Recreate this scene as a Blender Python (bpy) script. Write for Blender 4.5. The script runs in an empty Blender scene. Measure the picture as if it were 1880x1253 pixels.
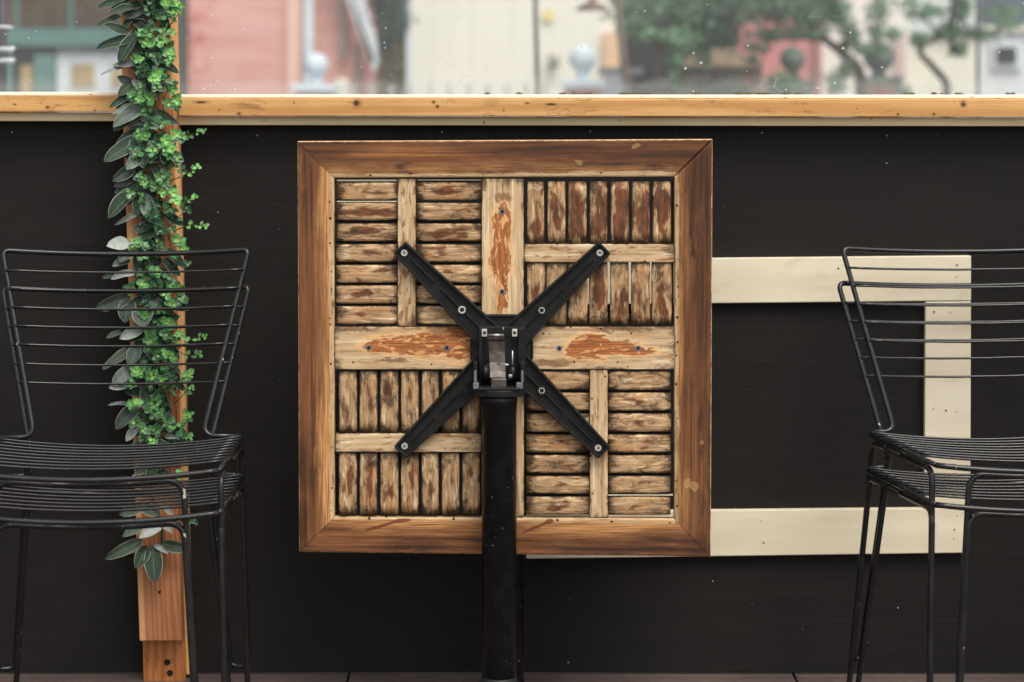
import bpy, bmesh, math, random
from mathutils import Vector, Matrix, Euler
random.seed(11)
S = bpy.context.scene
C = S.collection
R = math.radians
# ------------------------------------------------------------------ camera
F = 85.0 / 36.0 * 1880.0            # focal length in photo pixels
HC = 1.2                            # camera height
CX, Y0 = 940.0, 150.0               # principal column, horizon row (rising-front lens: shifted)
cam = bpy.data.cameras.new('camera'); camo = bpy.data.objects.new('camera', cam); C.objects.link(camo)
camo.location = (0, 0, HC); camo.rotation_euler = (R(90), 0, 0)
cam.lens = 85; cam.sensor_width = 36; cam.shift_y = -(626.5 - Y0) / 1880.0
cam.clip_start = .05; cam.clip_end = 2000
cam.dof.use_dof = True; cam.dof.focus_distance = 4.55; cam.dof.aperture_fstop = 3.8
S.camera = camo
# ------------------------------------------------------------------ light
w = bpy.data.worlds.new('World'); S.world = w; w.use_nodes = True
nt = w.node_tree; bg = nt.nodes['Background']
sky = nt.nodes.new('ShaderNodeTexSky'); sky.sky_type = 'NISHITA'; sky.sun_disc = False
SUN_EL, SUN_AZ = R(58), R(155)      # azimuth clockwise from +Y
sky.sun_elevation = SUN_EL; sky.sun_rotation = SUN_AZ; sky.dust_density = 4
hs = nt.nodes.new('ShaderNodeHueSaturation'); hs.inputs['Saturation'].default_value = .22
nt.links.new(sky.outputs[0], hs.inputs['Color']); nt.links.new(hs.outputs[0], bg.inputs[0])
bg.inputs[1].default_value = .15
sl = bpy.data.lights.new('sun', 'SUN'); sl.energy = 1.5; sl.angle = R(28); sl.color = (1, .93, .83)
so = bpy.data.objects.new('sun', sl); C.objects.link(so)
dv = Vector((math.sin(SUN_AZ) * math.cos(SUN_EL), math.cos(SUN_AZ) * math.cos(SUN_EL), math.sin(SUN_EL)))
so.rotation_euler = dv.to_track_quat('Z', 'Y').to_euler(); so.location = dv * 10
S.view_settings.view_transform = 'Standard'; S.view_settings.look = 'None'
S.view_settings.exposure = .46; S.view_settings.gamma = 1

# ------------------------------------------------------------------ helpers
def P(px, py, d):
    return Vector(((px - CX) / F * d, d, HC - (py - Y0) / F * d))

def tag(o, label=None, cat=None, group=None, kind=None):
    if label: o['label'] = label
    if cat: o['category'] = cat
    if group: o['group'] = group
    if kind: o['kind'] = kind
    return o

def empty(name, loc, label=None, cat=None, group=None, rz=0):
    o = bpy.data.objects.new(name, None); C.objects.link(o)
    o.location = loc; o.rotation_euler = (0, 0, rz); o.empty_display_size = .1
    return tag(o, label, cat, group)

def obj(name, bm, m, parent=None, smooth=False, col=None):
    me = bpy.data.meshes.new(name); bm.to_mesh(me); bm.free()
    if smooth:
        for p in me.polygons: p.use_smooth = True
    ms = m if isinstance(m, (list, tuple)) else [m]
    for x in ms: me.materials.append(x)
    o = bpy.data.objects.new(name, me); C.objects.link(o)
    if parent is not None: o.parent = parent; 
    if parent is not None and parent.type == 'EMPTY' and parent.parent is None and parent.get('world_built'):
        o.matrix_parent_inverse = Matrix.Translation(-parent.location) if parent.rotation_euler.z == 0 else parent.matrix_basis.inverted()
    if parent is not None and parent.type == 'MESH' and parent.get('wb'):
        pass
    if col: o.color = col
    return o

def add_box(bm, x0, x1, y0, y1, z0, z1, mi=0):
    vs = [bm.verts.new((x, y, z)) for x in (x0, x1) for y in (y0, y1) for z in (z0, z1)]
    fs = []
    for f in ((0, 1, 3, 2), (4, 6, 7, 5), (0, 4, 5, 1), (2, 3, 7, 6), (0, 2, 6, 4), (1, 5, 7, 3)):
        fc = bm.faces.new([vs[i] for i in f]); fc.material_index = mi; fs.append(fc)
    return vs

def add_prism(bm, poly, y0, y1, mi=0):
    """polygon in XZ extruded between y0 (front) and y1"""
    a = [bm.verts.new((p[0], y0, p[1])) for p in poly]; b = [bm.verts.new((p[0], y1, p[1])) for p in poly]
    n = len(poly)
    f = [bm.faces.new(a), bm.faces.new(b[::-1])]
    for i in range(n):
        f.append(bm.faces.new((a[i], b[i], b[(i + 1) % n], a[(i + 1) % n])))
    for x in f: x.material_index = mi
    return a + b

def bevel(bm, w, seg=2, angle=25):
    bmesh.ops.recalc_face_normals(bm, faces=bm.faces)
    es = [e for e in bm.edges if len(e.link_faces) == 2 and e.calc_face_angle(0) > R(angle)]
    bmesh.ops.bevel(bm, geom=es, offset=w, segments=seg, affect='EDGES', profile=.5)

def fillet(pts, rad, n=6):
    """round the corners of a polyline; rad may be a list"""
    out = [Vector(pts[0])]
    for i in range(1, len(pts) - 1):
        p = Vector(pts[i]); a = Vector(pts[i - 1]) - p; b = Vector(pts[i + 1]) - p
        r = rad[i] if isinstance(rad, (list, tuple)) else rad
        r = min(r, a.length * .49, b.length * .49)
        if r <= 1e-6: out.append(p); continue
        pa = p + a.normalized() * r; pb = p + b.normalized() * r
        for k in range(n + 1):
            t = k / n
            out.append(pa * (1 - t) ** 2 + p * 2 * t * (1 - t) + pb * t * t)
    out.append(Vector(pts[-1]))
    return out

def add_tube(bm, pts, r, seg=10, cap=True, mi=0):
    pts = [Vector(p) for p in pts]; n = len(pts)
    rr = r if isinstance(r, (list, tuple)) else [r] * n
    rings = []; up = None
    for i, p in enumerate(pts):
        t = (pts[min(i + 1, n - 1)] - pts[max(i - 1, 0)]).normalized()
        if up is None:
            up = Vector((0, 0, 1)) if abs(t.z) < .9 else Vector((0, 1, 0))
        s = t.cross(up).normalized(); up = s.cross(t).normalized()
        rings.append([bm.verts.new(p + (s * math.cos(a) + up * math.sin(a)) * rr[i])
                      for a in [2 * math.pi * k / seg for k in range(seg)]])
    for i in range(n - 1):
        for k in range(seg):
            f = bm.faces.new((rings[i][k], rings[i][(k + 1) % seg], rings[i + 1][(k + 1) % seg], rings[i + 1][k]))
            f.smooth = True; f.material_index = mi
    if cap:
        bm.faces.new(rings[0][::-1]).material_index = mi; bm.faces.new(rings[-1]).material_index = mi

def add_lathe(bm, prof, c=(0, 0, 0), seg=32, mi=0):
    c = Vector(c); rings = []
    for r, z in prof:
        rings.append([bm.verts.new(c + Vector((r * math.cos(2 * math.pi * k / seg), r * math.sin(2 * math.pi * k / seg), z))) for k in range(seg)])
    for i in range(len(prof) - 1):
        for k in range(seg):
            f = bm.faces.new((rings[i][k], rings[i][(k + 1) % seg], rings[i + 1][(k + 1) % seg], rings[i + 1][k]))
            f.smooth = True; f.material_index = mi
    bm.faces.new(rings[0][::-1]).material_index = mi; bm.faces.new(rings[-1]).material_index = mi

def uv2(bm, o, ud, vd, L, W, off=0.0):
    """UVMap in metres along/across the grain; layer 'norm' 0..1 over the part"""
    a = bm.loops.layers.uv.get('UVMap') or bm.loops.layers.uv.new('UVMap')
    b = bm.loops.layers.uv.get('norm') or bm.loops.layers.uv.new('norm')
    o = Vector(o); ud = Vector(ud); vd = Vector(vd)
    for f in bm.faces:
        for l in f.loops:
            q = l.vert.co - o; u = q.dot(ud); v = q.dot(vd)
            l[a].uv = (u + off, v + off * .37); l[b].uv = (u / L, v / W)

# ------------------------------------------------------------------ node helpers
class N:
    def __init__(s, name):
        s.m = bpy.data.materials.new(name); s.m.use_nodes = True
        s.t = s.m.node_tree; s.b = s.t.nodes['Principled BSDF']
    def new(s, ty, **k):
        n = s.t.nodes.new('ShaderNode' + ty)
        for a, v in k.items(): setattr(n, a, v)
        return n
    def ln(s, a, b): s.t.links.new(a, b)
    def put(s, inp, v):
        if hasattr(v, 'is_output') or isinstance(v, bpy.types.NodeSocket): s.ln(v, inp)
        else:
            if inp.type == 'RGBA' and len(v) == 3: v = (*v, 1)
            inp.default_value = v
    def math(s, op, a, b=None, c=None, clamp=False):
        n = s.new('Math', operation=op, use_clamp=clamp)
        s.put(n.inputs[0], a)
        if b is not None: s.put(n.inputs[1], b)
        if c is not None: s.put(n.inputs[2], c)
        return n.outputs[0]
    def step(s, x, lo, hi, a=0., b=1.):
        n = s.new('MapRange', interpolation_type='SMOOTHSTEP')
        s.put(n.inputs[0], x)
        for i, v in zip((1, 2, 3, 4), (lo, hi, a, b)): s.put(n.inputs[i], v)
        return n.outputs[0]
    def mix(s, f, a, b):
        n = s.new('Mix', data_type='RGBA'); s.put(n.inputs[0], f)
        s.put(n.inputs[6], a); s.put(n.inputs[7], b); return n.outputs[2]
    def scale(s, vec, sc, off=None):
        n = s.new('VectorMath', operation='MULTIPLY'); s.put(n.inputs[0], vec); n.inputs[1].default_value = sc
        o = n.outputs[0]
        if off is not None:
            k = s.new('VectorMath', operation='ADD'); s.ln(o, k.inputs[0]); s.put(k.inputs[1], off); o = k.outputs[0]
        return o
    def noise(s, vec, sc=1., det=4, rough=.55, dist=0., color=False):
        n = s.new('TexNoise'); s.ln(vec, n.inputs['Vector'])
        n.inputs['Scale'].default_value = sc; n.inputs['Detail'].default_value = det
        n.inputs['Roughness'].default_value = rough; n.inputs['Distortion'].default_value = dist
        return n.outputs['Color' if color else 'Fac']
    def uv(s, name='UVMap'):
        return s.new('UVMap', uv_map=name).outputs[0]
    def objco(s): return s.new('TexCoord').outputs['Object']
    def rnd(s):
        o = s.new('ObjectInfo').outputs['Random']
        c = s.new('CombineXYZ'); m = s.math('MULTIPLY', o, 37.); s.ln(m, c.inputs[0]); s.ln(m, c.inputs[1]); s.ln(m, c.inputs[2])
        return o, c.outputs[0]
    def sep(s, v):
        n = s.new('SeparateXYZ'); s.ln(v, n.inputs[0]); return n.outputs
    def bump(s, h, st=.3, dist=.001):
        n = s.new('Bump'); n.inputs['Strength'].default_value = st; n.inputs['Distance'].default_value = dist
        s.ln(h, n.inputs['Height']); s.ln(n.outputs[0], s.b.inputs['Normal'])
    def fin(s, col, rough=.6, metal=0., spec=None):
        s.put(s.b.inputs['Base Color'], col); s.put(s.b.inputs['Roughness'], rough); s.b.inputs['Metallic'].default_value = metal
        if spec is not None: s.b.inputs['Specular IOR Level'].default_value = spec
        return s.m

def lin(r, g, b):
    f = lambda c: (c / 255 / 12.92) if c / 255 <= .04045 else ((c / 255 + .055) / 1.055) ** 2.4
    return (f(r), f(g), f(b))

def plain(name, col, rough=.7, var=.12, sc=6., bump=0., metal=0.):
    n = N(name); co = n.objco()
    a = n.noise(co, sc, 5); k = n.step(a, .3, .7)
    d = tuple(c * (1 - var) for c in col); e = tuple(min(1, c * (1 + var)) for c in col)
    if bump: n.bump(n.noise(co, sc * 14, 4), bump, .002)
    return n.fin(n.mix(k, d, e), rough, metal)

# ------------------------------------------------------------------ wood of the table
def tone3(n, f, a, b, c):
    return n.mix(n.step(f, .5, .74), n.mix(n.step(f, .26, .5), a, b), c)
def m_slat():
    n = N('weathered_slat'); uv = n.uv(); nm = n.uv('norm'); r, rv = n.rnd()
    oi = n.new('ObjectInfo'); oc = n.sep(oi.outputs['Color'])
    u, v, _ = n.sep(nm)
    fine = n.noise(n.scale(uv, (14, 520, 1), rv), 1, 6, .6, .15)
    mid = n.noise(n.scale(uv, (16, 110, 1), rv), 1, 5, .62, 1.3)
    big = n.noise(n.scale(uv, (13, 34, 1), rv), 1, 3, .5, .6)
    col = tone3(n, mid, lin(112, 86, 60), lin(178, 144, 106), lin(236, 212, 172))
    col = n.mix(n.math('MULTIPLY', n.step(fine, .5, .68), .6), col, lin(84, 60, 38))
    col = n.mix(n.math('MULTIPLY', n.step(big, .5, .72), .45), col, lin(190, 136, 80))
    du = n.math('MULTIPLY', n.math('ABSOLUTE', n.math('SUBTRACT', u, .5)), 2.)
    dvv = n.math('MULTIPLY', n.math('ABSOLUTE', n.math('SUBTRACT', v, .5)), 2.)
    # varnish left in the hollow: one long stain, off centre, with feathered ragged border
    su = n.math('SUBTRACT', u, n.math('ADD', .36, n.math('MULTIPLY', r, .28)))
    sv = n.math('SUBTRACT', v, n.math('ADD', .42, n.math('MULTIPLY', n.math('FRACT', n.math('MULTIPLY', r, 7.3)), .2)))
    sl_ = n.math('MULTIPLY', n.math('SUBTRACT', n.math('FRACT', n.math('MULTIPLY', r, 13.7)), .5), 1.1)
    sv = n.math('ADD', sv, n.math('MULTIPLY', su, sl_))
    ds = n.math('SQRT', n.math('ADD', n.math('POWER', n.math('MULTIPLY', su, 2.2), 2.), n.math('POWER', n.math('MULTIPLY', sv, 2.2), 2.)))
    vn = n.noise(n.scale(uv, (38, 120, 1), rv), 1, 5, .6, .5)
    vn2 = n.noise(n.scale(uv, (22, 60, 1), rv), 1, 2, .5, .3)
    vv = n.math('ADD', n.math('SUBTRACT', n.math('MULTIPLY', oc[0], 1.5), ds), n.math('ADD', n.math('MULTIPLY', n.math('SUBTRACT', vn, .5), 1.5), n.math('MULTIPLY', n.math('SUBTRACT', vn2, .5), 3.4)))
    vm = n.step(vv, -.1, .5)
    vc = n.mix(n.step(vn, .35, .65), lin(54, 32, 21), lin(112, 56, 31))
    col = n.mix(n.math('MULTIPLY', vm, .88), col, vc)
    # grime creeping in from the ends and edges
    sp = n.noise(n.scale(uv, (330, 520, 1), rv), 1, 3, .8)
    sp2 = n.noise(n.scale(uv, (30, 60, 1), rv), 1, 5, .62, .5)
    e = n.math('ADD', n.math('MULTIPLY', n.math('POWER', du, 5.), .8), n.math('MULTIPLY', n.math('POWER', dvv, 7.), .42))
    g = n.math('ADD', n.math('ADD', e, n.math('MULTIPLY', n.math('SUBTRACT', sp, .5), 1.5)), n.math('MULTIPLY', n.math('SUBTRACT', sp2, .47), 3.0))
    g = n.math('ADD', g, n.math('MULTIPLY', oc[1], .45))
    gm = n.step(g, .16, 1.0)
    col = n.mix(n.math('MULTIPLY', gm, .93), col, lin(50, 38, 27))
    col = n.mix(n.math('MULTIPLY', oc[2], .5), col, n.mix(.4, col, lin(60, 42, 28)))
    n.bump(n.math('ADD', fine, n.math('MULTIPLY', mid, .6)), .45, .001)
    return n.fin(col, .72, spec=.22)

def spots(n, x, z, lst, warp, wamp=.012):
    """soft ellipses at real places on the table: (px, py, rx, ry, slope) in photo pixels"""
    out = None
    x = n.math('ADD', x, n.math('MULTIPLY', n.math('SUBTRACT', warp, .5), wamp)); z = n.math('ADD', z, n.math('MULTIPLY', n.math('SUBTRACT', warp, .5), wamp))
    for px, py, rx, ry, sl_ in lst:
        cx = (px - 917) / ST_; cz = HC - (py - Y0) / ST_
        dx = n.math('SUBTRACT', x, cx); dz = n.math('SUBTRACT', z, cz)
        if sl_: dz = n.math('SUBTRACT', dz, n.math('MULTIPLY', dx, sl_))
        d = n.math('SQRT', n.math('ADD', n.math('POWER', n.math('MULTIPLY', dx, ST_ / rx), 2.), n.math('POWER', n.math('MULTIPLY', dz, ST_ / ry), 2.)))
        out = d if out is None else n.math('MINIMUM', out, d)
    return out
ST_ = F / 4.576

def m_stile(orange):
    n = N('bleached_rail' if not orange else 'peeling_rail'); uv = n.uv(); nm = n.uv('norm'); r, rv = n.rnd()
    oi = n.new('ObjectInfo'); oc = n.sep(oi.outputs['Color']); X, Y_, Z = n.sep(n.objco())
    u, v, _ = n.sep(nm)
    fine = n.noise(n.scale(uv, (8, 560, 1), rv), 1, 6, .62, .1)
    mid = n.noise(n.scale(uv, (7, 110, 1), rv), 1, 5, .6, .5)
    big = n.noise(n.scale(uv, (9, 26, 1), rv), 1, 3, .5, .6)
    col = tone3(n, mid, lin(134, 106, 76), lin(192, 164, 126), lin(230, 212, 180))
    col = n.mix(n.math('MULTIPLY', n.step(fine, .56, .72), .6), col, lin(96, 70, 48))
    col = n.mix(n.math('MULTIPLY', n.step(big, .5, .7), .4), col, lin(186, 136, 86))
    dvv = n.math('MULTIPLY', n.math('ABSOLUTE', n.math('SUBTRACT', v, .5)), 2.)
    du = n.math('MULTIPLY', n.math('ABSOLUTE', n.math('SUBTRACT', u, .5)), 2.)
    if orange:
        warp = n.noise(n.scale(uv, (34, 110, 1), rv), 1, 5, .6, .4)
        rag = n.noise(n.scale(uv, (150, 330, 1), rv), 1, 3, .6, .3)
        d = spots(n, X, Z, [(922, 425, 17, 50, 0), (918, 480, 20, 34, 0), (922, 525, 9, 52, 0),
                            (742, 634, 68, 17, 0), (800, 632, 60, 22, 0), (842, 628, 32, 34, 0), (690, 638, 24, 9, 0),
                            (1086, 636, 38, 22, 0), (1120, 640, 56, 14, 0), (1062, 642, 20, 18, 0), (1165, 644, 40, 8, 0), (930, 938, 12, 40, 0)], warp, .040)
        d = n.math('ADD', d, n.math('MULTIPLY', n.math('SUBTRACT', rag, .5), .45))
        halo = n.step(d, 1.25, 1.42, 1., 0.); core = n.math('MULTIPLY', n.step(d, .86, 1.06, 1., 0.), .92); rim = n.math('MULTIPLY', n.step(d, .84, .92), core)
        st_ = n.noise(n.scale(uv, (12, 320, 1), rv), 1, 5, .6, .3)
        oc_ = n.mix(n.step(st_, .35, .65), lin(112, 58, 30), lin(176, 104, 54))
        pn = n.noise(n.scale(uv, (30, 80, 1), rv), 1.3, 4, .6, .8); oc_ = n.mix(n.math('MULTIPLY', n.step(pn, .54, .60), .8), oc_, lin(222, 170, 112))
        col = n.mix(n.math('MULTIPLY', halo, .6), col, lin(226, 178, 122))
        col = n.mix(core, col, oc_)
        col = n.mix(n.math('MULTIPLY', rim, .55), col, lin(84, 42, 20))
        ns = spots(n, X, Z, [(838, 602, 60, 16, 0), (720, 662, 30, 4, 0), (660, 605, 40, 5, 0), (1140, 603, 70, 7, 0), (1010, 668, 40, 6, 0), (888, 337, 8, 12, 0), (924, 363, 18, 9, 0)], warp, .03)
        col = n.mix(n.math('MULTIPLY', n.step(ns, .6, 1.3, 1., 0.), .7), col, lin(98, 58, 36))
    else:
        vn = n.noise(n.scale(uv, (24, 90, 1), rv), 1.1, 4, .6, .7)
        col = n.mix(n.math('MULTIPLY', n.step(n.math('ADD', vn, n.math('MULTIPLY', oc[0], .3)), .60, .70), .75), col, lin(124, 72, 42))
    sp = n.noise(n.scale(uv, (330, 520, 1), rv), 1, 3, .8)
    sp2 = n.noise(n.scale(uv, (26, 70, 1), rv), 1, 5, .65, .4)
    e = n.math('ADD', n.math('MULTIPLY', n.math('POWER', dvv, 8.), .55), n.math('MULTIPLY', n.math('POWER', du, 12.), .6))
    g = n.math('ADD', n.math('ADD', e, n.math('MULTIPLY', n.math('SUBTRACT', sp, .5), .9)), n.math('MULTIPLY', n.math('SUBTRACT', sp2, .46), 2.8))
    g = n.math('ADD', g, n.math('MULTIPLY', oc[1], .5))
    col = n.mix(n.math('MULTIPLY', n.step(g, .32, 1.0), .85), col, lin(56, 43, 31))
    vo = n.new('TexVoronoi', feature='F1'); n.ln(n.scale(uv, (62, 62, 1), rv), vo.inputs['Vector']); vo.inputs['Scale'].default_value = 1
    hole = n.math('MULTIPLY', n.step(vo.outputs['Distance'], .09, .15, 1., 0.), n.step(dvv, .58, .64))
    col = n.mix(hole, col, (.012, .01, .008))
    n.bump(n.math('ADD', fine, n.math('MULTIPLY', mid, .5)), .5, .001)
    return n.fin(col, .74, spec=.2)

def m_frame():
    n = N('varnished_frame_wood'); uv = n.uv(); nm = n.uv('norm'); r, rv = n.rnd()
    oi = n.new('ObjectInfo'); oc = n.sep(oi.outputs['Color']); X, Y_, Z = n.sep(n.objco())
    u, v, _ = n.sep(nm)
    fine = n.noise(n.scale(uv, (11, 700, 1), rv), 1, 6, .62, .1)
    mid = n.noise(n.scale(uv, (3.2, 120, 1), rv), 1, 5, .6, .35)
    big = n.noise(n.scale(uv, (4, 22, 1), rv), 1, 4, .55, .4)
    base = tone3(n, mid, lin(72, 45, 29), lin(116, 74, 44), lin(158, 106, 63))
    fl2 = n.noise(n.scale(uv, (40, 300, 1), rv), 1, 4, .7, .3); base = n.mix(n.math('MULTIPLY', n.step(fl2, .52, .66), .25), base, lin(56, 36, 25))
    base = n.mix(n.math('MULTIPLY', n.step(fine, .48, .68), .6), base, lin(62, 40, 27))
    k = n.math('ADD', v, n.math('MULTIPLY', n.math('SUBTRACT', big, .5), 1.2))
    lt = n.mix(n.step(fine, .4, .62), lin(204, 152, 96), lin(130, 86, 50))
    base = n.mix(n.math('MULTIPLY', n.step(k, .45, .98), n.math('ADD', .35, oc[0])), base, lt)
    warp = n.noise(n.scale(uv, (14, 60, 1), rv), 1, 5, .6, .6)
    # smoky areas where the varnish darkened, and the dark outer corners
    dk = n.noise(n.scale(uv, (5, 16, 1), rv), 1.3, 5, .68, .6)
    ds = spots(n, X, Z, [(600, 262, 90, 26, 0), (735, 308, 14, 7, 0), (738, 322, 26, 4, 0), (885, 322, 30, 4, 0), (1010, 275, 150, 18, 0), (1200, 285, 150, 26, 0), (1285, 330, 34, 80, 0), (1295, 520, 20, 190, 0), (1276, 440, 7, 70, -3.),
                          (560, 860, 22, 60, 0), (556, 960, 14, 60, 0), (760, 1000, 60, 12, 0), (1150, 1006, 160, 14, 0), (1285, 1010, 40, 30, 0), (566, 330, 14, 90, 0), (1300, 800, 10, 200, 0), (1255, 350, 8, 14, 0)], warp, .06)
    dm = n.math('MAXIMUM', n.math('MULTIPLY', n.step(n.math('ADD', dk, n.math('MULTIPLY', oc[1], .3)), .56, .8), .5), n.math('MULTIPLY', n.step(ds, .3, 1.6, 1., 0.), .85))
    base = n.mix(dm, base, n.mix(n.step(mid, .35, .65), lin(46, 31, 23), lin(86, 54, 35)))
    lip = n.step(n.math('ADD', v, n.math('MULTIPLY', n.math('SUBTRACT', n.noise(n.scale(uv, (22, 60, 1), rv), 1, 5), .5), .22)), .84, .94)
    lc = tone3(n, n.noise(n.scale(uv, (12, 300, 1), rv), 1, 4, .6), lin(120, 94, 66), lin(190, 160, 120), lin(220, 196, 158))
    base = n.mix(n.math('MULTIPLY', lip, .85), base, lc)
    gl = n.math('MULTIPLY', n.step(n.noise(n.scale(uv, (30, 160, 1), rv), 1.2, 5, .7), .54, .66), n.step(v, .86, .97))
    base = n.mix(n.math('MULTIPLY', gl, .8), base, lin(52, 40, 30))
    vo = n.new('TexVoronoi', feature='F1'); n.ln(n.scale(uv, (78, 78, 1), rv), vo.inputs['Vector']); vo.inputs['Scale'].default_value = 1
    hole = n.math('MULTIPLY', n.step(vo.outputs['Distance'], .16, .24, 1., 0.), n.math('MULTIPLY', n.step(v, .87, .89), n.step(v, .95, .97, 1., 0.)))
    base = n.mix(hole, base, (.012, .01, .008))
    # red-brown gouges on the lower board, pale scars
    rg = spots(n, X, Z, [(700, 966, 34, 3.4, .28), (735, 957, 20, 4, .1), (985, 968, 30, 3.2, .42), (1008, 958, 9, 5, .2)], warp, .01)
    base = n.mix(n.math('MULTIPLY', n.step(rg, .8, 1.1, 1., 0.), .85), base, lin(104, 48, 26))
    pl = spots(n, X, Z, [(1168, 268, 8, 4, .3), (1262, 888, 6, 8, .2), (1274, 893, 8, 8, 0), (1062, 298, 9, 2, -.2), (1290, 812, 3, 3, 0)], warp, .02)
    base = n.mix(n.math('MULTIPLY', n.math('MULTIPLY', n.step(pl, .7, .85), n.step(pl, 1., 1.15, 1., 0.)), .25), base, lin(206, 170, 110))
    base = n.mix(n.math('MULTIPLY', n.step(pl, .5, 1.2, 1., 0.), .3), base, lin(204, 160, 104))
    sc = n.noise(n.scale(uv, (60, 900, 1), rv), 1, 3, .7)
    base = n.mix(n.math('MULTIPLY', n.math('MULTIPLY', n.step(sc, .66, .70), n.step(big, .5, .6)), .5), base, lin(214, 170, 120))
    w0 = n.math('ADD', v, n.math('MULTIPLY', n.math('SUBTRACT', n.noise(n.scale(uv, (60, 60, 1), rv), 1, 4, .7), .5), .07))
    base = n.mix(n.math('MULTIPLY', n.step(w0, .008, .024, 1., 0.), .85), base, lin(214, 176, 132))
    n.bump(n.math('ADD', fine, n.math('MULTIPLY', mid, .5)), .35, .0008)
    return n.fin(base, n.math('ADD', .45, n.math('MULTIPLY', mid, .25)), spec=.25)

def m_pine(name, a, b, dark, knots=True, rings=40, edge=None, marks=None):
    n = N(name); uv = n.uv(); r, rv = n.rnd()
    w_ = n.noise(n.scale(uv, (1.6, 9, 1), rv), 1, 3, .5, .4)
    warp = n.math('ADD', n.sep(uv)[1], n.math('MULTIPLY', w_, .06))
    jit = n.noise(n.scale(uv, (.6, 60, 1), rv), 1, 2)
    ring = n.math('ADD', n.math('MULTIPLY', n.math('SINE', n.math('MULTIPLY', n.math('ADD', warp, n.math('MULTIPLY', jit, .02)), rings * 6.283)), .5), .5)
    fine = n.noise(n.scale(uv, (12, 520, 1), rv), 1, 5, .65)
    blot = n.noise(n.scale(uv, (5, 22, 1), rv), 1, 5, .6, 1.2)
    col = n.mix(n.math('MULTIPLY', n.step(ring, .3, 1.), .7), a, b)
    col = n.mix(n.math('MULTIPLY', n.step(blot, .48, .75), .6), col, b)
    col = n.mix(n.math('MULTIPLY', n.step(fine, .52, .72), .3), col, dark)
    if edge:
        v = n.sep(n.uv('norm'))[1]
        col = n.mix(n.math('MULTIPLY', n.step(v, .08, .2, 1., 0.), .7), col, edge)
    if knots:
        cr = n.new('TexVoronoi', feature='DISTANCE_TO_EDGE'); n.ln(n.scale(n.uv(), (5, 22, 1), n.noise(n.scale(uv, (16, 60, 1)), 1, 4, .6, color=True)), cr.inputs['Vector']); cr.inputs['Scale'].default_value = 1
        col = n.mix(n.math('MULTIPLY', n.math('MULTIPLY', n.step(cr.outputs['Distance'], .0, .02, 1., 0.), n.step(blot, .50, .58)), .6), col, dark)
        grey = n.noise(n.scale(uv, (6, 30, 1), rv), 1.7, 5, .7, .8); col = n.mix(n.math('MULTIPLY', n.step(grey, .56, .72), .45), col, dark)
    if marks:
        X, Y_, Z = n.sep(n.new('NewGeometry').outputs['Position']); wv_ = n.noise(n.scale(uv, (90, 90, 1), rv), 1, 4, .6)
        for px, py, rx, ry, d in marks:
            c = P(px, py, d); s_ = F / d
            q = n.math('SQRT', n.math('ADD', n.math('POWER', n.math('MULTIPLY', n.math('SUBTRACT', X, c.x), s_ / rx), 2.), n.math('POWER', n.math('MULTIPLY', n.math('SUBTRACT', Z, c.z), s_ / ry), 2.)))
            q = n.math('ADD', q, n.math('MULTIPLY', n.math('SUBTRACT', wv_, .5), .8))
            col = n.mix(n.math('MULTIPLY', n.step(q, .9, 2.4, 1., 0.), .45), col, dark)
            col = n.mix(n.math('MULTIPLY', n.step(q, .75, 1.05, 1., 0.), .85), col, tuple(k * .3 for k in dark))
    n.bump(fine, .3, .0008)
    return n.fin(col, .5, spec=.3)

def m_black(name, col=(.012, .012, .0125), rough=.36, chip=.0, sc=160, sp=.4, pts=()):
    n = N(name); co = n.objco(); r, rv = n.rnd()
    a = n.noise(n.scale(co, (30, 30, 30), rv), 1, 4)
    c = n.mix(n.step(a, .35, .7), col, tuple(x * 1.7 for x in col))
    ro = n.math('ADD', rough - .08, n.math('MULTIPLY', a, .2))
    if chip:
        z = n.noise(n.scale(co, (sc, sc, sc * .55), rv), 1, 3, .6, .4)
        zone = n.noise(n.scale(co, (9, 9, 9), rv), 1, 2)
        m = n.math('MULTIPLY', n.step(z, chip, chip + .02), n.step(zone, .44, .54))
        for (x_, y_, z_, r_) in pts:      # paint knocked off at bends and welds
            d3 = n.new('VectorMath', operation='DISTANCE'); n.ln(co, d3.inputs[0]); d3.inputs[1].default_value = (x_, y_, z_)
            fl = n.noise(n.scale(co, (110, 110, 70), rv), 1, 4, .6)
            q = n.math('ADD', n.math('DIVIDE', d3.outputs['Value'], r_), n.math('MULTIPLY', n.math('SUBTRACT', fl, .5), 3.))
            m = n.math('MAXIMUM', m, n.step(q, .62, .72, 1., 0.))
        c = n.mix(m, c, lin(178, 172, 156))
    dst = n.noise(n.scale(co, (700, 700, 700)), 1, 2)
    n.bump(dst, .04, .0003)
    return n.fin(c, ro, spec=sp)

M = {}
M['slat'] = m_slat(); M['stile'] = m_stile(False); M['peel'] = m_stile(True); M['frame'] = m_frame()
M['pine'] = m_pine('pine_rail_wood', lin(208, 162, 102), lin(184, 130, 76), lin(98, 60, 34), True, 26, None,
    [(655, 190, 5, 6, 4.84), (796, 188, 3, 2, 4.84), (803, 196, 2.6, 2.4, 4.84), (439, 209, 3.2, 2.4, 4.84), (88, 197, 2.6, 2.2, 4.84), (175, 203, 1.8, 1.6, 4.84), (1768, 192, 4.2, 4.2, 4.84), (1648, 210, 2, 1.6, 4.84), (1714, 210, 2.4, 2, 4.84),
     (403, 202, 1.4, 1.4, 4.84), (540, 189, 1.4, 1.2, 4.84), (1012, 192, 9, 2, 4.84), (968, 190, 4, 1.4, 4.84), (925, 203, 1.4, 1.4, 4.84), (1573, 200, 1, 1, 4.84), (28, 192, 3, 1.2, 4.84), (370, 188, 10, 2, 4.84)])
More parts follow.
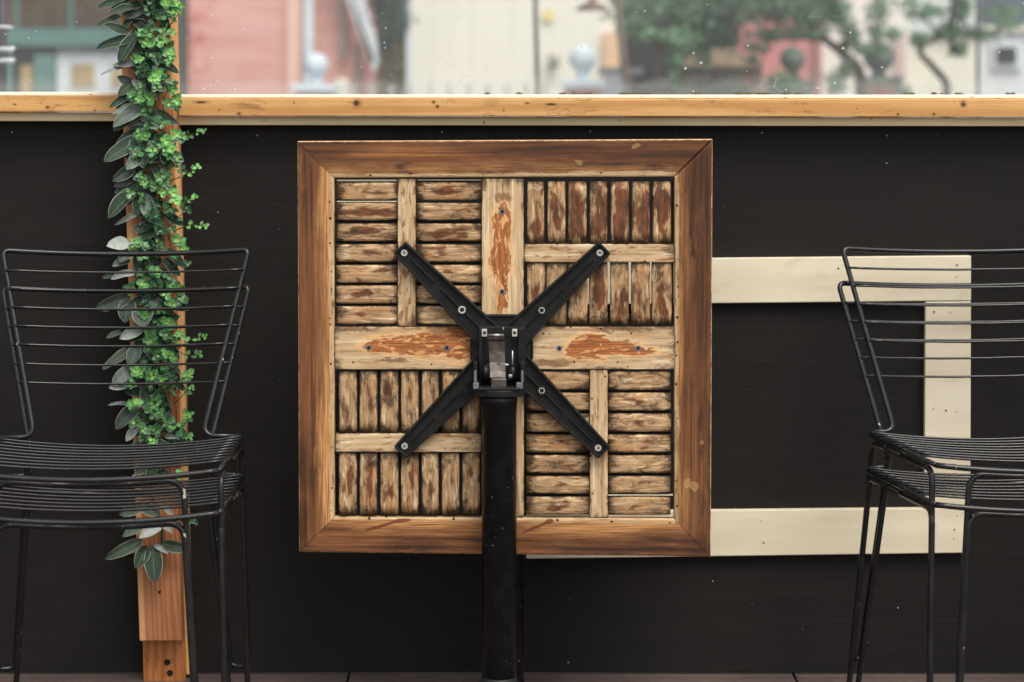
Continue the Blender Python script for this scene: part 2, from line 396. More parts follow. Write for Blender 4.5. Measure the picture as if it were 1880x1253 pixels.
M['post'] = m_pine('post_wood', lin(178, 120, 82), lin(142, 88, 56), lin(88, 54, 36), False, 95, lin(224, 172, 116))
M['postb'] = m_pine('post_knotty_wood', lin(188, 120, 68), lin(150, 88, 46), lin(70, 38, 20), True, 60)
M['strip'] = m_pine('post_strip_wood', lin(226, 178, 122), lin(202, 144, 92), lin(120, 72, 44), False, 80)
M['chair'] = m_black('black_chair_enamel', (.0075, .0075, .0077), .25, .705, 90, .42, [(.167, -.427, .424, .0115), (.225, -.416, .418, .0045), (-.164, -.427, .424, .004), (.205, -.434, .4625, .003), (-.185, .035, .53, .003)])
M['wire'] = m_black('black_wire_enamel', (.008, .008, .0082), .26, .80, 90, .55)
M['cast'] = m_black('black_cast_iron', (.0085, .0087, .0085), .45, .73, 150, .22)
M['column'] = m_black('scratched_black_paint', (.004, .004, .0043), .26, .70, 240, .2)
M['void'] = plain('dark_hole', (.004, .004, .004), .9)
M['steel'] = plain('worn_steel', (.24, .23, .22), .32, .25, 60, .2, .9)
M['brass'] = plain('dull_brass_steel', (.13, .112, .10), .45, .35, 80, .3, .8)
M['zinc'] = plain('zinc_screw', (.62, .62, .56), .35, .2, 200, 0, .6)
M['greymetal'] = plain('grey_lug', (.12, .13, .16), .4, .2, 90)

# ------------------------------------------------------------------ ground, floor, street
def simple(name, bm, m, kind=None, **k):
    o = obj(name, bm, m); return tag(o, kind=kind, **k)
DW = 4.894                            # wall face
n = N('reddish_concrete'); co = n.objco()
a = n.noise(co, 3, 6, .6); b = n.noise(co, 60, 4, .7)
fc = n.mix(n.step(a, .3, .7), lin(74, 60, 56), lin(96, 80, 74)); fc = n.mix(n.math('MULTIPLY', n.step(b, .55, .7), .4), fc, lin(46, 38, 36))
n.bump(b, .4, .002); mfloor = n.fin(fc, .8)
bm = bmesh.new(); joints = [-6 + .9 * k + .27 for k in range(14)]
xs = [-6.] + joints + [6.6]
for i in range(len(xs) - 1):
    for y0, y1 in ((-3, .6), (.606, 2.7), (2.706, 4.86), (4.866, DW + .2)):
        add_box(bm, xs[i] + .003, xs[i + 1] - .003, y0, y1, -.1, 0)
simple('floor', bm, mfloor, 'structure')
bm = bmesh.new(); add_box(bm, -400, 400, -200, 600, -.5, -.1)
n = N('asphalt_ground'); co = n.objco(); a = n.noise(co, .4, 6); b = n.noise(co, 60, 3)
n.bump(b, .4, .004)
simple('road', bm, n.fin(n.mix(n.step(a, .3, .7), (.16, .155, .15), (.24, .235, .225)), .85), 'structure')
bm = bmesh.new(); add_box(bm, -60, 60, 20.5, 24.2, -.096, .03)
simple('pavement', bm, plain('pavement_concrete', (.38, .37, .34), .85, .12, 1.5, .3), 'structure')

# ------------------------------------------------------------------ dark plywood wall
n = N('black_stained_plywood'); co = n.objco()
wv = n.scale(co, (2.5, 1, 120)); fine = n.noise(wv, 1, 6, .65, .35)
wv2 = n.scale(co, (7, 1, 34)); mid = n.noise(wv2, 1, 5, .6, 1.2)
big = n.noise(n.scale(co, (1.2, 1, 1.6)), 1, 3)
c = n.mix(n.step(mid, .3, .7), lin(24, 22, 20.5), lin(29, 27, 25))
c = n.mix(n.math('MULTIPLY', n.math('MULTIPLY', n.step(fine, .5, .7), n.step(big, .42, .6)), .2), c, lin(19, 18, 17))
c = n.mix(n.math('MULTIPLY', n.step(big, .42, .7), .25), c, lin(37, 34, 32))
sp = n.noise(n.scale(co, (150, 1, 170)), 1, 2, .5)
c = n.mix(n.math('MULTIPLY', n.step(sp, .82, .84), .4), c, lin(150, 140, 120))
h = n.math('ADD', n.math('MULTIPLY', fine, 1.), n.math('MULTIPLY', mid, .8))
n.bump(n.math('MULTIPLY', h, n.step(big, .4, .6, .25, 1.)), .4, .0025)
mwall = n.fin(c, n.math('ADD', .6, n.math('MULTIPLY', mid, .2)), spec=.2)
wall = empty('plywood_wall', (0, DW, 0), 'low black plywood wall behind the folded table and chairs', 'wall'); 
ztop = P(0, 216, DW).z
bm = bmesh.new()
add_box(bm, -5.2, 5.2, 0, .018, 0.004, ztop)
bevel(bm, .0015, 1)
obj('plywood_panel', bm, mwall, wall)
nails = [(22, 243), (180, 243), (401, 239), (472, 249), (638, 241), (752, 243), (811, 243), (866, 246), (978, 244), (1083, 241), (1241, 246), (1335, 243), (1398, 244),
         (1478, 246), (1565, 247), (1628, 249), (1720, 248), (1838, 250), (1627, 300), (512, 422), (513, 699), (1308, 1067), (1380, 1110), (1594, 1181), (1648, 1116),
         (1120, 1063), (1045, 1100), (1043, 1216), (1330, 382), (700, 1010), (400, 390), (1473, 1155)]
for i, (px, py) in enumerate(nails):
    q = P(px, py, DW); bm = bmesh.new()
    add_tube(bm, [(q.x, -.0012, q.z), (q.x, .001, q.z)], .0036, 12)
    add_tube(bm, [(q.x + .0008, -.0022, q.z - .0006), (q.x, -.001, q.z)], .0008 if i % 3 else .0015, 8, mi=1)
    obj('nail_head', bm, [M['void'], M['greymetal'] if i % 3 else M['zinc']], wall)

# cream boards nailed on the wall
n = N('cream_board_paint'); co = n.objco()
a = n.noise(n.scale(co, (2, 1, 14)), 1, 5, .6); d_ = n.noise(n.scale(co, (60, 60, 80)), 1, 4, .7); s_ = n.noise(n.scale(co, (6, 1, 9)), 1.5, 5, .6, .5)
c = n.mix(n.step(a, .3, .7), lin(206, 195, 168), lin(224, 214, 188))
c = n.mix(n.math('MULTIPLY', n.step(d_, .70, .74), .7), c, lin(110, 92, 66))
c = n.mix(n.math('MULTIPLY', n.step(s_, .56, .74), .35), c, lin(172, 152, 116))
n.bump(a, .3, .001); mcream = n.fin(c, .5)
pb = empty('cream_board_frame', (1.0, DW, .6), 'cream painted boards nailed to the black wall as an open rectangle', 'wall trim')
def quadboard(name, pts, d0, d1, m, parent, grain='x'):
    bm = bmesh.new(); poly = []
    for (px, py) in pts:
        q = P(px, py, d0); poly.append((q.x - parent.location.x, q.z - parent.location.z))
    add_prism(bm, poly, d0 - parent.location.y, d1 - parent.location.y); bevel(bm, .0018, 2)
    xs_ = [p[0] for p in poly]; zs_ = [p[1] for p in poly]
    if grain == 'x': uv2(bm, (min(xs_), 0, min(zs_)), (1, 0, 0), (0, 0, 1), max(xs_) - min(xs_), max(zs_) - min(zs_), random.random() * 5)
    else: uv2(bm, (min(xs_), 0, min(zs_)), (0, 0, 1), (1, 0, 0), max(zs_) - min(zs_), max(xs_) - min(xs_), random.random() * 5)
    return obj(name, bm, m, parent)
quadboard('board', [(1050, 477), (1783, 470), (1783, 552.5), (1050, 560)], DW - .019, DW - .0005, mcream, pb)
quadboard('board', [(966, 941), (1779, 933), (1779, 1015.5), (966, 1026.5)], DW - .0193, DW - .0005, mcream, pb)
quadboard('board', [(1699, 554.5), (1783, 553.5), (1781.5, 931.5), (1697, 932.5)], DW - .0185, DW - .0005, mcream, pb, 'z')
for i, (px, py) in enumerate([(1397, 957), (1402, 997), (1757, 947), (1752, 973), (1751, 990), (1715, 573), (1745, 574), (1737, 754), (1756, 756), (1757, 487), (1756, 509), (1539, 493), (1714, 750)]):
    q = P(px, py, DW - .0195) - pb.location; bm = bmesh.new()
    add_tube(bm, [(q.x, q.y - .0006, q.z), (q.x, q.y + .001, q.z)], (.0011 + .0006 * (i % 2)), 10); obj('nail_hole', bm, M['void'], pb)

# ------------------------------------------------------------------ rail on top of the wall
def rail(x0, yt0, yb0, x1, yt1, yb1, label, group='pine rails along the top of the wall'):
    e = empty('top_rail', P((x0 + x1) / 2, yt0, 4.87), label, 'rail', group)
    L = e.location
    for nm, pts, d0, d1, m in (
        ('rail_board', [(x0, yt0), (x1, yt1), (x1, yb1), (x0, yb0)], 4.835, 4.93, M['pine']),
        ('batten', [(x0, yb0 + 1), (x1, yb1 + 1), (x1, yb1 + 17), (x0, yb0 + 17)], 4.862, 4.893, M['batten'])):
        quadboard(nm, pts, d0, d1, m, e)
    quadboard('glazing_strip', [(x0, yt0 - 7), (x1, yt1 - 8), (x1, yt1 - .6), (x0, yt0 - .6)], 4.86, 4.93, M['strip_white'], e)
    return e
n = N('batten_paint'); co = n.objco(); a = n.noise(n.scale(co, (5, 5, 40)), 1, 5); d_ = n.noise(n.scale(co, (70, 70, 60)), 1, 4, .7)
c = n.mix(n.step(a, .3, .7), lin(232, 210, 158), lin(244, 228, 188)); c = n.mix(n.math('MULTIPLY', n.step(d_, .66, .70), .8), c, lin(80, 60, 38))
M['batten'] = n.fin(c, .55)
n = N('glazing_strip_white'); co = n.objco(); d_ = n.noise(n.scale(co, (45, 45, 120)), 1, 4, .7)
M['strip_white'] = n.fin(n.mix(n.step(d_, .62, .68), lin(236, 226, 204), lin(92, 78, 48)), .5)
rail(-640, 176, 205, 238, 177.5, 206, 'pine rail section at the left of the post, left end of the wall top')
rail(328, 181, 213, 2500, 183, 216, 'long pine rail section to the right of the post above the table')
# moss crumbs on the glazing strip
bm = bmesh.new()
for px, k in [(1062, 6), (1075, 4), (1145, 8), (1168, 14), (1180, 9), (1278, 6), (1353, 9), (1367, 5), (1392, 11), (1400, 10), (1438, 9), (1662, 6), (1718, 4), (1757, 4), (950, 4), (890, 3), (1028, 4), (1465, 3), (1850, 4)]:
    for j in range(k):
        q = P(px + random.uniform(-9, 9), 173.2, 4.925); s = random.uniform(.0012, .0035)
        bmesh.ops.create_icosphere(bm, subdivisions=1, radius=s, matrix=Matrix.Translation(q + Vector((0, random.uniform(-.05, .0), s * .5))) @ Matrix.Diagonal((1.6, 1, .8, 1)))
tag(obj('moss_crumbs', bm, plain('dry_moss', (.10, .085, .03), .9, .5, 200)), 'dry moss crumbs lying along the white strip on the rail', 'moss', kind='stuff')

# ------------------------------------------------------------------ clear panels above the rail
def m_plexi():
    n = N('dusty_acrylic'); co = n.objco()
    for x in list(n.t.nodes):
        if x.type == 'BSDF_PRINCIPLED': n.t.nodes.remove(x)
    out = [x for x in n.t.nodes if x.type == 'OUTPUT_MATERIAL'][0]
    tr = n.new('BsdfTransparent'); tr.inputs[0].default_value = (.97, .98, .98, 1)
    df = n.new('BsdfDiffuse'); df.inputs[0].default_value = (.85, .86, .87, 1)
    tl = n.new('BsdfTranslucent'); tl.inputs[0].default_value = (.85, .86, .87, 1)
    gl = n.new('BsdfGlossy'); gl.inputs['Roughness'].default_value = .08
    a = n.noise(n.scale(co, (3, 1, 2.2)), 1, 5, .6, .6)
    haze = n.math('ADD', n.step(a, .3, .72, .008, .06), n.math('MULTIPLY', n.step(n.noise(n.scale(co, (260, 1, 260)), 1, 3, .7), .55, .7), .05))
    x, y, z = n.sep(co)
    low = n.step(n.math('ADD', z, n.math('MULTIPLY', n.math('SUBTRACT', n.noise(n.scale(co, (14, 1, 14)), 1, 5, .7), .5), .05)), 1.185, 1.215, .10, 0.)
    vo = n.new('TexVoronoi', feature='F1'); n.ln(n.scale(co, (62, 1, 62)), vo.inputs['Vector']); vo.inputs['Scale'].default_value = 1
    rad_ = n.math('MULTIPLY', n.sep(vo.outputs['Color'])[0], n.math('MULTIPLY', n.sep(vo.outputs['Color'])[0], .15))
    sm = n.math('MULTIPLY', n.math('LESS_THAN', vo.outputs['Distance'], rad_), n.math('GREATER_THAN', n.sep(vo.outputs['Color'])[1], .2)); sm = n.math('MULTIPLY', sm, .8)
    zone = n.step(n.noise(n.scale(co, (2.0, 1, 3)), 1, 2), .35, .6, .25, 1.)
    scr = n.new('TexVoronoi', feature='DISTANCE_TO_EDGE'); n.ln(n.scale(co, (7, 1, 11)), scr.inputs['Vector']); scr.inputs['Scale'].default_value = 1.3
    sc = n.math('MULTIPLY', n.step(scr.outputs['Distance'], 0., .004, .35, 0.), n.step(n.noise(n.scale(co, (5, 1, 5)), 1.7, 2), .6, .66))
    f = n.math('ADD', n.math('ADD', haze, low), n.math('MULTIPLY', sm, zone)); f = n.math('ADD', f, sc, clamp=True)
    m1 = n.new('MixShader'); n.ln(df.outputs[0], m1.inputs[1]); n.ln(tl.outputs[0], m1.inputs[2])
    m2 = n.new('MixShader'); n.ln(f, m2.inputs[0]); n.ln(tr.outputs[0], m2.inputs[1]); n.ln(m1.outputs[0], m2.inputs[2])
    m3 = n.new('MixShader'); m3.inputs[0].default_value = .04; n.ln(m2.outputs[0], m3.inputs[1]); n.ln(gl.outputs[0], m3.inputs[2])
    n.ln(m3.outputs[0], out.inputs[0]); return n.m
mp = m_plexi()
for x0, x1, lb in ((-2.6, -.735, 'scratched clear acrylic panel left of the leafy post'), (-.731, 3.2, 'dusty clear acrylic panel right of the leafy post')):
    bm = bmesh.new(); add_box(bm, x0, x1, 4.94, 4.944, P(0, 176, 4.94).z, 2.3)
    tag(obj('acrylic_panel', bm, mp), lb, 'window panel', 'clear panels above the rail')

# ------------------------------------------------------------------ leaning post
post = empty('timber_post', P(300, 1270, 4.85), 'leaning orange timber post wrapped in a leafy garland', 'post')
def lean(name, xt0, xt1, xb0, xb1, yt, yb, d0, d1, m):
    bm = bmesh.new(); L = post.location
    pts = [(xt0, yt), (xt1, yt), (xb1, yb), (xb0, yb)]
    poly = [(P(a, b, d0).x - L.x, P(a, b, d0).z - L.z) for a, b in pts]
    add_prism(bm, poly, d0 - L.y, d1 - L.y); bevel(bm, .003, 2)
    ax = Vector((poly[0][0] - poly[3][0], 0, poly[0][1] - poly[3][1])); Lh = ax.length; ax.normalize(); pr = Vector((ax.z, 0, -ax.x))
    uv2(bm, (poly[3][0], 0, poly[3][1]), ax, pr, Lh, poly[2][0] - poly[3][0], random.random() * 4)
    return obj(name, bm, m, post)
lean('front_board', 206, 284, 256, 335, -420, 1178, 4.80, 4.836, M['post'])
lean('knotty_board', 240, 300, 263, 340, -420, 1262, 4.838, 4.86 , M['postb'])
lean('side_strip', 280, 313, 320, 352, -420, 1240, 4.8625, 4.892, M['strip'])
for px, py in ((293, 1087), (307, 1216), (312, 1236)):
    q = P(px, py, 4.80 if py < 1178 else 4.838) - post.location; bm = bmesh.new()
    add_tube(bm, [(q.x, q.y - .0015, q.z), (q.x, q.y + .002, q.z)], .0028 if py < 1178 else .0062, 14); obj('screw_head', bm, M['void'], post)

# ------------------------------------------------------------------ garland
def m_felt():
    n = N('felt_leaf'); nm = n.uv('norm'); u, v, _ = n.sep(nm); co = n.objco()
    at = n.new('Attribute', attribute_name='tone'); t = at.outputs['Fac']
    dvv = n.math('MULTIPLY', n.math('ABSOLUTE', n.math('SUBTRACT', v, .5)), 2.)
    a = n.noise(n.scale(co, (140, 140, 140)), 1, 4, .6); b = n.noise(n.scale(co, (1400, 1400, 1400)), 1, 2)
    t = n.math('POWER', t, 1.7); base = n.mix(t, lin(46, 62, 48), lin(206, 212, 208))
    base = n.mix(n.math('MULTIPLY', n.step(a, .45, .7), .45), base, n.mix(t, lin(28, 42, 32), lin(112, 130, 120)))
    rim = n.math('ADD', n.step(dvv, .88, 1.), n.math('MULTIPLY', n.step(dvv, .05, .0), .4), clamp=True)
    base = n.mix(n.math('MULTIPLY', rim, .75), base, lin(176, 188, 168))
    geo = n.new('NewGeometry'); base = n.mix(n.math('MULTIPLY', geo.outputs['Backfacing'], .25), base, lin(176, 190, 178))
    n.bump(n.math('ADD', a, b), .3, .0006)
    return n.fin(base, .85, spec=.15)
def m_euca():
    n = N('round_leaf'); nm = n.uv('norm'); u, v, _ = n.sep(nm); co = n.objco()
    at = n.new('Attribute', attribute_name='tone'); t = at.outputs['Fac']
    a = n.noise(n.scale(co, (300, 300, 300)), 1, 3)
    rr = n.math('SQRT', n.math('ADD', n.math('POWER', n.math('SUBTRACT', u, .5), 2.), n.math('POWER', n.math('SUBTRACT', v, .5), 2.)))
    c = n.mix(t, lin(18, 50, 34), lin(134, 188, 88))
    c = n.mix(n.step(u, .2, .9), c, n.mix(t, lin(30, 74, 54), lin(80, 148, 84)))
    c = n.mix(n.math('MULTIPLY', n.step(rr, .40, .49), .4), c, lin(150, 196, 136))
    c = n.mix(n.math('MULTIPLY', n.step(a, .5, .7), .25), c, lin(24, 60, 42))
    n.b.inputs['Transmission Weight'].default_value = 0
    return n.fin(c, .42, spec=.4)
M['felt'] = m_felt(); M['euca'] = m_euca()
M['stem'] = plain('garland_stem', lin(44, 66, 42), .6, .3, 90)

def leaf(bm, base, tip, width, nrm, curl=.2, fold=.25, tone=.3, rnd=False, ns=8, nw=4):
    """leaf blade: curved lengthways (curl), folded along the midrib"""
    uvn = bm.loops.layers.uv.get('norm') or bm.loops.layers.uv.new('norm')
    tl = bm.verts.layers.float.get('tone') or bm.verts.layers.float.new('tone')
    base = Vector(base); tip = Vector(tip); ax = tip - base; L = ax.length; ax.normalize()
    nrm = (Vector(nrm) - ax * Vector(nrm).dot(ax)).normalized(); sd = ax.cross(nrm)
    grid = []
    for i in range(ns + 1):
        t = i / ns
        if rnd: wv_ = math.sqrt(max(0, 1 - (2 * t - 1) ** 2)) ** .9
        else: wv_ = (math.sin(math.pi * min(1, t * .92 + .06) ** .9)) ** .62 * (1 if t < .97 else .45)
        if t == 0: wv_ = .12 if not rnd else .1
        if t == 1: wv_ = .05
        c = base + ax * (L * t) + nrm * (-curl * L * (t * t) + curl * L * .35 * t)
        row = []
        for j in range(nw + 1):
            s = (j / nw) * 2 - 1
            wob = .04 * L * math.sin(t * 9 + s * 2 + L * 900) * abs(s)
            v = bm.verts.new(c + sd * (s * wv_ * width / 2) + nrm * (abs(s) ** 1.5 * fold * wv_ * width / 2 + wob * .6)); v[tl] = tone
            row.append((v, (t, (s * wv_ + 1) / 2 if rnd else (s + 1) / 2)))
        grid.append(row)
    for i in range(ns):
        for j in range(nw):
            q = (grid[i][j], grid[i][j + 1], grid[i + 1][j + 1], grid[i + 1][j])
            try: f = bm.faces.new([x[0] for x in q])
            except ValueError: continue
            f.smooth = True
            for l, x in zip(f.loops, q): l[uvn].uv = x[1]

gar = empty('leaf_garland', P(285, 1080, 4.76), 'artificial garland of grey felt leaves and green eucalyptus sprigs', 'garland')
GL = gar.location
def G(px, py, d): return P(px, py, d) - GL
def gx(py): return 262 + (py + 30) / 1100 * 28
bm = bmesh.new()
add_tube(bm, [G(gx(y) + 9 * math.sin(y / 37.) + random.uniform(-3, 3), y, 4.788 + .004 * math.sin(y / 20)) for y in range(-140, 1010, 12)], .0024, 7)
add_tube(bm, [G(gx(y) + 14 + 14 * math.sin(y / 53. + 2), y, 4.785 + .005 * math.sin(y / 31)) for y in range(-140, 870, 12)], .0016, 6)
obj('vine_stem', bm, M['stem'], gar, True)
big = [(218, 3, 180, 12, 15, .1), (250, 15, 200, 20, 15, .15), (222, 30, 180, 42, 12, .1), (238, 60, 196, 45, 15, .2), (245, 72, 177, 86, 19, .05), (252, 62, 215, 112, 24, .1),
       (250, 118, 210, 118, 13, .6), (228, 124, 187, 132, 9, .7), (242, 152, 217, 142, 17, .3), (266, 168, 243, 148, 16, .6), (242, 155, 218, 173, 18, .15), (241, 170, 203, 196, 13, .2),
       (250, 192, 206, 207, 12, .6), (264, 195, 208, 228, 26, .45), (245, 215, 208, 238, 20, .2), (262, 253, 190, 294, 28, .25), (252, 250, 262, 305, 34, .15), (258, 280, 236, 308, 22, .55), (247, 308, 208, 332, 20, .2),
       (250, 350, 196, 395, 28, .1), (262, 352, 250, 395, 24, .12), (266, 358, 284, 411, 26, .6), (264, 388, 210, 411, 9, .5), (238, 447, 198, 450, 24, .95), (240, 462, 220, 478, 20, .3), (238, 478, 208, 486, 16, .45),
       (248, 503, 204, 508, 16, .95), (212, 504, 188, 510, 8, .2), (240, 546, 176, 567, 24, .3), (238, 552, 228, 590, 30, .25), (262, 545, 300, 566, 24, .5), (264, 565, 262, 600, 36, .45), (262, 603, 220, 621, 20, .95),
       (224, 610, 196, 618, 10, .3), (246, 640, 187, 676, 20, .3), (254, 638, 238, 672, 24, .35), (266, 640, 291, 667, 12, .7), (244, 676, 206, 706, 24, .6), (242, 700, 203, 712, 18, .95), (236, 742, 201, 741, 7, .6),
       (254, 748, 211, 785, 26, .25), (256, 780, 231, 809, 16, .8), (262, 738, 282, 762, 12, .6), (300, 798, 324, 804, 9, .7), (262, 812, 244, 826, 16, .2), (278, 810, 318, 826, 16, .2),
       (254, 873, 238, 890, 12, .9), (270, 925, 219, 946, 20, .3), (262, 930, 290, 945, 20, .2), (296, 925, 318, 945, 10, .6), (262, 966, 226, 983, 15, .3), (296, 966, 258, 984, 22, .95), (300, 962, 314, 976, 12, .7), (330, 952, 358, 958, 6, .2),
       (262, 992, 194, 1026, 20, .2), (270, 1003, 228, 1017, 9, .7), (270, 1004, 250, 1043, 24, .15), (280, 1004, 284, 1069, 31, .2), (282, 1000, 308, 1015, 8, .8), (298, 998, 344, 1010, 20, .25)]
bmg = None
for i, (x0, y0, x1, y1, wd, tn) in enumerate(big):
    if bmg: obj('felt_leaf', bmg, M['felt'], gar)
    bmg = bmesh.new()
    d0 = 4.782; d1 = 4.782 - random.uniform(.012, .035)
    q0 = G(x0, y0, d0); q1 = G(x1, y1, d1)
    nr = Vector((random.uniform(-.4, .2), -1, random.uniform(-.1, .75)))
    leaf(bmg, q0, q1, wd * 1.12 / 928, nr, random.uniform(.12, .32), random.uniform(.25, .7), tn * .72)
    # stalk
obj('felt_leaf', bmg, M['felt'], gar)
# darker filler leaves close to the post
bmg = bmesh.new(); cnt = 0
for y in range(-120, 860, 6):
    x = gx(y) + random.uniform(-22, 34); a = random.uniform(2.0, 6.2)
    q0 = G(x, y, 4.792); ln = random.uniform(34, 52)
    q1 = G(x + ln * math.cos(a), y - ln * math.sin(a) * .6 + 14, 4.772)
    leaf(bmg, q0, q1, random.uniform(15, 22) / 928, (random.uniform(-.5, .5), -1, random.uniform(-.2, .6)), .12, .3, random.choice((0, 0, .05, .1, .25)))
obj('inner_leaves', bmg, M['felt'], gar)['kind'] = 'stuff'

def rosette(bm, c, r, tone, n_=5, spread=1.):
    c = Vector(c); up = Vector((random.uniform(-.5, .5), -1, random.uniform(-.1, .7))).normalized()
    s = up.orthogonal().normalized(); t = up.cross(s)
    for lay in range(2):
        a0 = random.uniform(0, 6.3)
        for k in range(n_ - lay * 2):
            a = a0 + k * 2 * math.pi / (n_ - lay * 2) + random.uniform(-.3, .3)
            dr = s * math.cos(a) + t * math.sin(a); rr = r * random.uniform(.8, 1.15) * (1 - .3 * lay)
            b = c + up * (.003 * lay); tp = b + dr * rr * 2 * spread + up * rr * random.uniform(.1, .7)
            leaf(bm, b + dr * rr * .25, tp, rr * 1.55, up - dr * .3, .1, .25, min(1, max(0, tone + .3 * lay + random.uniform(-.2, .2))), True, 5, 4)

def sprig(pts, r, tone, n_pair=5, start=.25):
    """thin stem with pairs of round leaves and a rosette at its tip"""
    bm = bmesh.new(); st = [Vector(p) for p in pts]
    fl = fillet(st, .02, 4) if len(st) > 2 else [st[0] * (1 - k / 6) + st[1] * (k / 6) for k in range(7)]
    bs = bmesh.new(); add_tube(bs, fl, [.0011 - .0006 * i / len(fl) for i in range(len(fl))], 5)
    for k in range(n_pair):
        t = start + (1 - start) * (k + .5) / n_pair; i = min(len(fl) - 2, int(t * (len(fl) - 1)))
        p = fl[i].lerp(fl[i + 1], t * (len(fl) - 1) - i); ax = (fl[i + 1] - fl[i]).normalized()
        sd = ax.orthogonal().normalized(); sd.rotate(Matrix.Rotation(k * 1.57 + random.uniform(-.4, .4), 3, ax))
        for sg in (-1, 1):
            dr = (sd * sg + ax * .55 + Vector((0, -.25, .1))).normalized(); rr = r * random.uniform(.75, 1.1) * (1.05 - .35 * t)
            leaf(bm, p + dr * .002, p + dr * (rr * 2 + .003), rr * 1.5, Vector((random.uniform(-.4, .4), -1, .5)), .1, .3, min(1, max(0, tone + random.uniform(-.25, .25))), True, 5, 4)
    rosette(bm, fl[-1], r * .7, tone, 3)
    o = obj('eucalyptus_sprig', bm, M['euca'], gar); obj('stalk', bs, M['stem'], o, True)

R_ = 6.4 / 928
# sprigs reaching to the right of the post
for a in [((300, 262), (340, 250), (374, 241), .55), ((308, 335), (338, 322), (362, 308), .75), ((318, 372), (338, 370), (358, 362), .8), ((318, 425), (350, 412), (377, 415), .65),
          ((320, 648), (345, 625), (376, 617), .7), ((318, 640), (345, 655), (366, 650), .5), ((318, 690), (336, 700), (350, 690), .7), ((322, 740), (340, 722), (352, 712), .6),
          ((315, 800), (335, 788), (350, 762), .6), ((318, 770), (335, 800), (350, 803), .6), ((268, 965), (330, 958), (358, 957), .1), ((305, 50), (318, 42), (330, 20), .8), ((290, 25), (315, 12), (335, 12), .8),
          ((292, 55), (305, 48), (318, 60), .6)]:
    (x0, y0), (x1, y1), (x2, y2), tn = a
    sprig([G(x0, y0, 4.785), G(x1, y1, 4.768), G(x2, y2, 4.755)], R_ * .85, tn, 3)
# drooping inner sprigs that fill the middle
y = -130
while y < 835:
    for side in (0, 1):
        x = gx(y) + (random.uniform(10, 46) if side else random.uniform(-14, 26))
        dx = random.uniform(-24, 30); dy = random.uniform(-34, 30)
        sprig([G(x - dx * .5, y + 12, 4.789), G(x, y, 4.776), G(x + dx, y + dy, 4.762)], R_ * random.uniform(1.0, 1.4), random.choice((.0, .0, .05, .1, .3)), random.choice((2, 3)))
    y += 20
# bright rosettes on top
ros = [(262, 62), (272, 60), (268, 77), (280, 80), (297, 75), (250, 108), (258, 110), (312, 98), (310, 112), (325, 8), (318, 22), (308, 5), (316, 105), (291, 136), (285, 145), (288, 160), (316, 152), (318, 165), (243, 176), (255, 182),
       (275, 180), (308, 190), (325, 185), (322, 196), (256, 246), (262, 250), (322, 246), (335, 252), (305, 258), (313, 262), (306, 280), (316, 275), (280, 276), (325, 290), (258, 325), (266, 335), (284, 342), (300, 352), (316, 355),
       (322, 368), (310, 382), (248, 447), (246, 456), (263, 452), (262, 468), (325, 440), (334, 448), (322, 470), (338, 458), (272, 510), (286, 500), (240, 530), (265, 520), (316, 527), (328, 530), (305, 540), (335, 552), (315, 560),
       (265, 580), (304, 590), (315, 596), (305, 612), (330, 615), (275, 625), (290, 628), (282, 620), (305, 650), (318, 655), (250, 680), (258, 685), (266, 678), (280, 690), (295, 698), (345, 690), (240, 705), (242, 742), (252, 740),
       (278, 738), (286, 745), (275, 752), (295, 760), (262, 788), (270, 792), (288, 790), (310, 780), (345, 765), (280, 812), (300, 830), (330, 872)]
for i, (x, y) in enumerate(ros):
    bmg = bmesh.new(); rosette(bmg, G(x, y, 4.757 + random.uniform(0, .012)), R_ * random.uniform(.8, 1.15), random.choice((.1, .35, .7, 1.)), random.choice((4, 5, 5)))
    obj('eucalyptus_rosette', bmg, M['euca'], gar)

# ------------------------------------------------------------------ folded table
DT = 4.576; ST = F / DT
TX = lambda px: (px - CX) / ST
TZ = lambda py: HC - (py - Y0) / ST
tab = empty('folding_table', (TX(917), DT, 0), 'square slatted teak table folded upright on a black column base', 'table')
TL = Vector((TX(917), DT, 0))
def tp(px, py, off=0.): return Vector((TX(px) - TL.x, -off, TZ(py)))
# mitred outer boards; off>0 is towards the camera (underside of the top)
O = [(546, 260), (1308.5, 256), (1305, 1023), (549, 1014)]; I = [(613.5, 327), (1238.5, 325), (1238, 953), (614, 950)]
cols = [(.05, .5, 0, 1), (.2, .25, 0, 1), (.65, .1, 0, 1), (.7, .05, 0, 1)]
for k, (g_, cl) in enumerate(zip('xzxz', cols)):
    a, b = O[k], O[(k + 1) % 4]; c_, d_ = I[(k + 1) % 4], I[k]
    gap = .55
    def sh(p, q): # pull in a hair so the mitre shows as a dark line
        v = Vector((q[0] - p[0], q[1] - p[1])).normalized() * gap; return (p[0] + v.x, p[1] + v.y)
    a2, b2, c2, d2 = sh(a, b), sh(b, a), sh(c_, d_), sh(d_, c_)
    pl = [tp(*p) for p in (a2, b2, c2, d2)]
    bm = bmesh.new(); add_prism(bm, [(p.x, p.z) for p in pl], -.0, .026)
    bmesh.ops.recalc_face_normals(bm, faces=bm.faces)
    # soften the outside corner and arrises
    oe = [e for e in bm.edges if (e.verts[0].co - e.verts[1].co).length > .1]
    bmesh.ops.bevel(bm, geom=oe, offset=.0035, segments=3, affect='EDGES', profile=.5)
    ua = (pl[1] - pl[0]).normalized(); va = Vector((ua.z, 0, -ua.x))
    if (pl[3] - pl[0]).dot(va) < 0: va = -va
    uv2(bm, pl[0], ua, va, (pl[1] - pl[0]).length, abs((pl[3] - pl[0]).dot(va)), k * 1.7)
    obj('frame_board', bm, M['frame'], tab, col=cl)

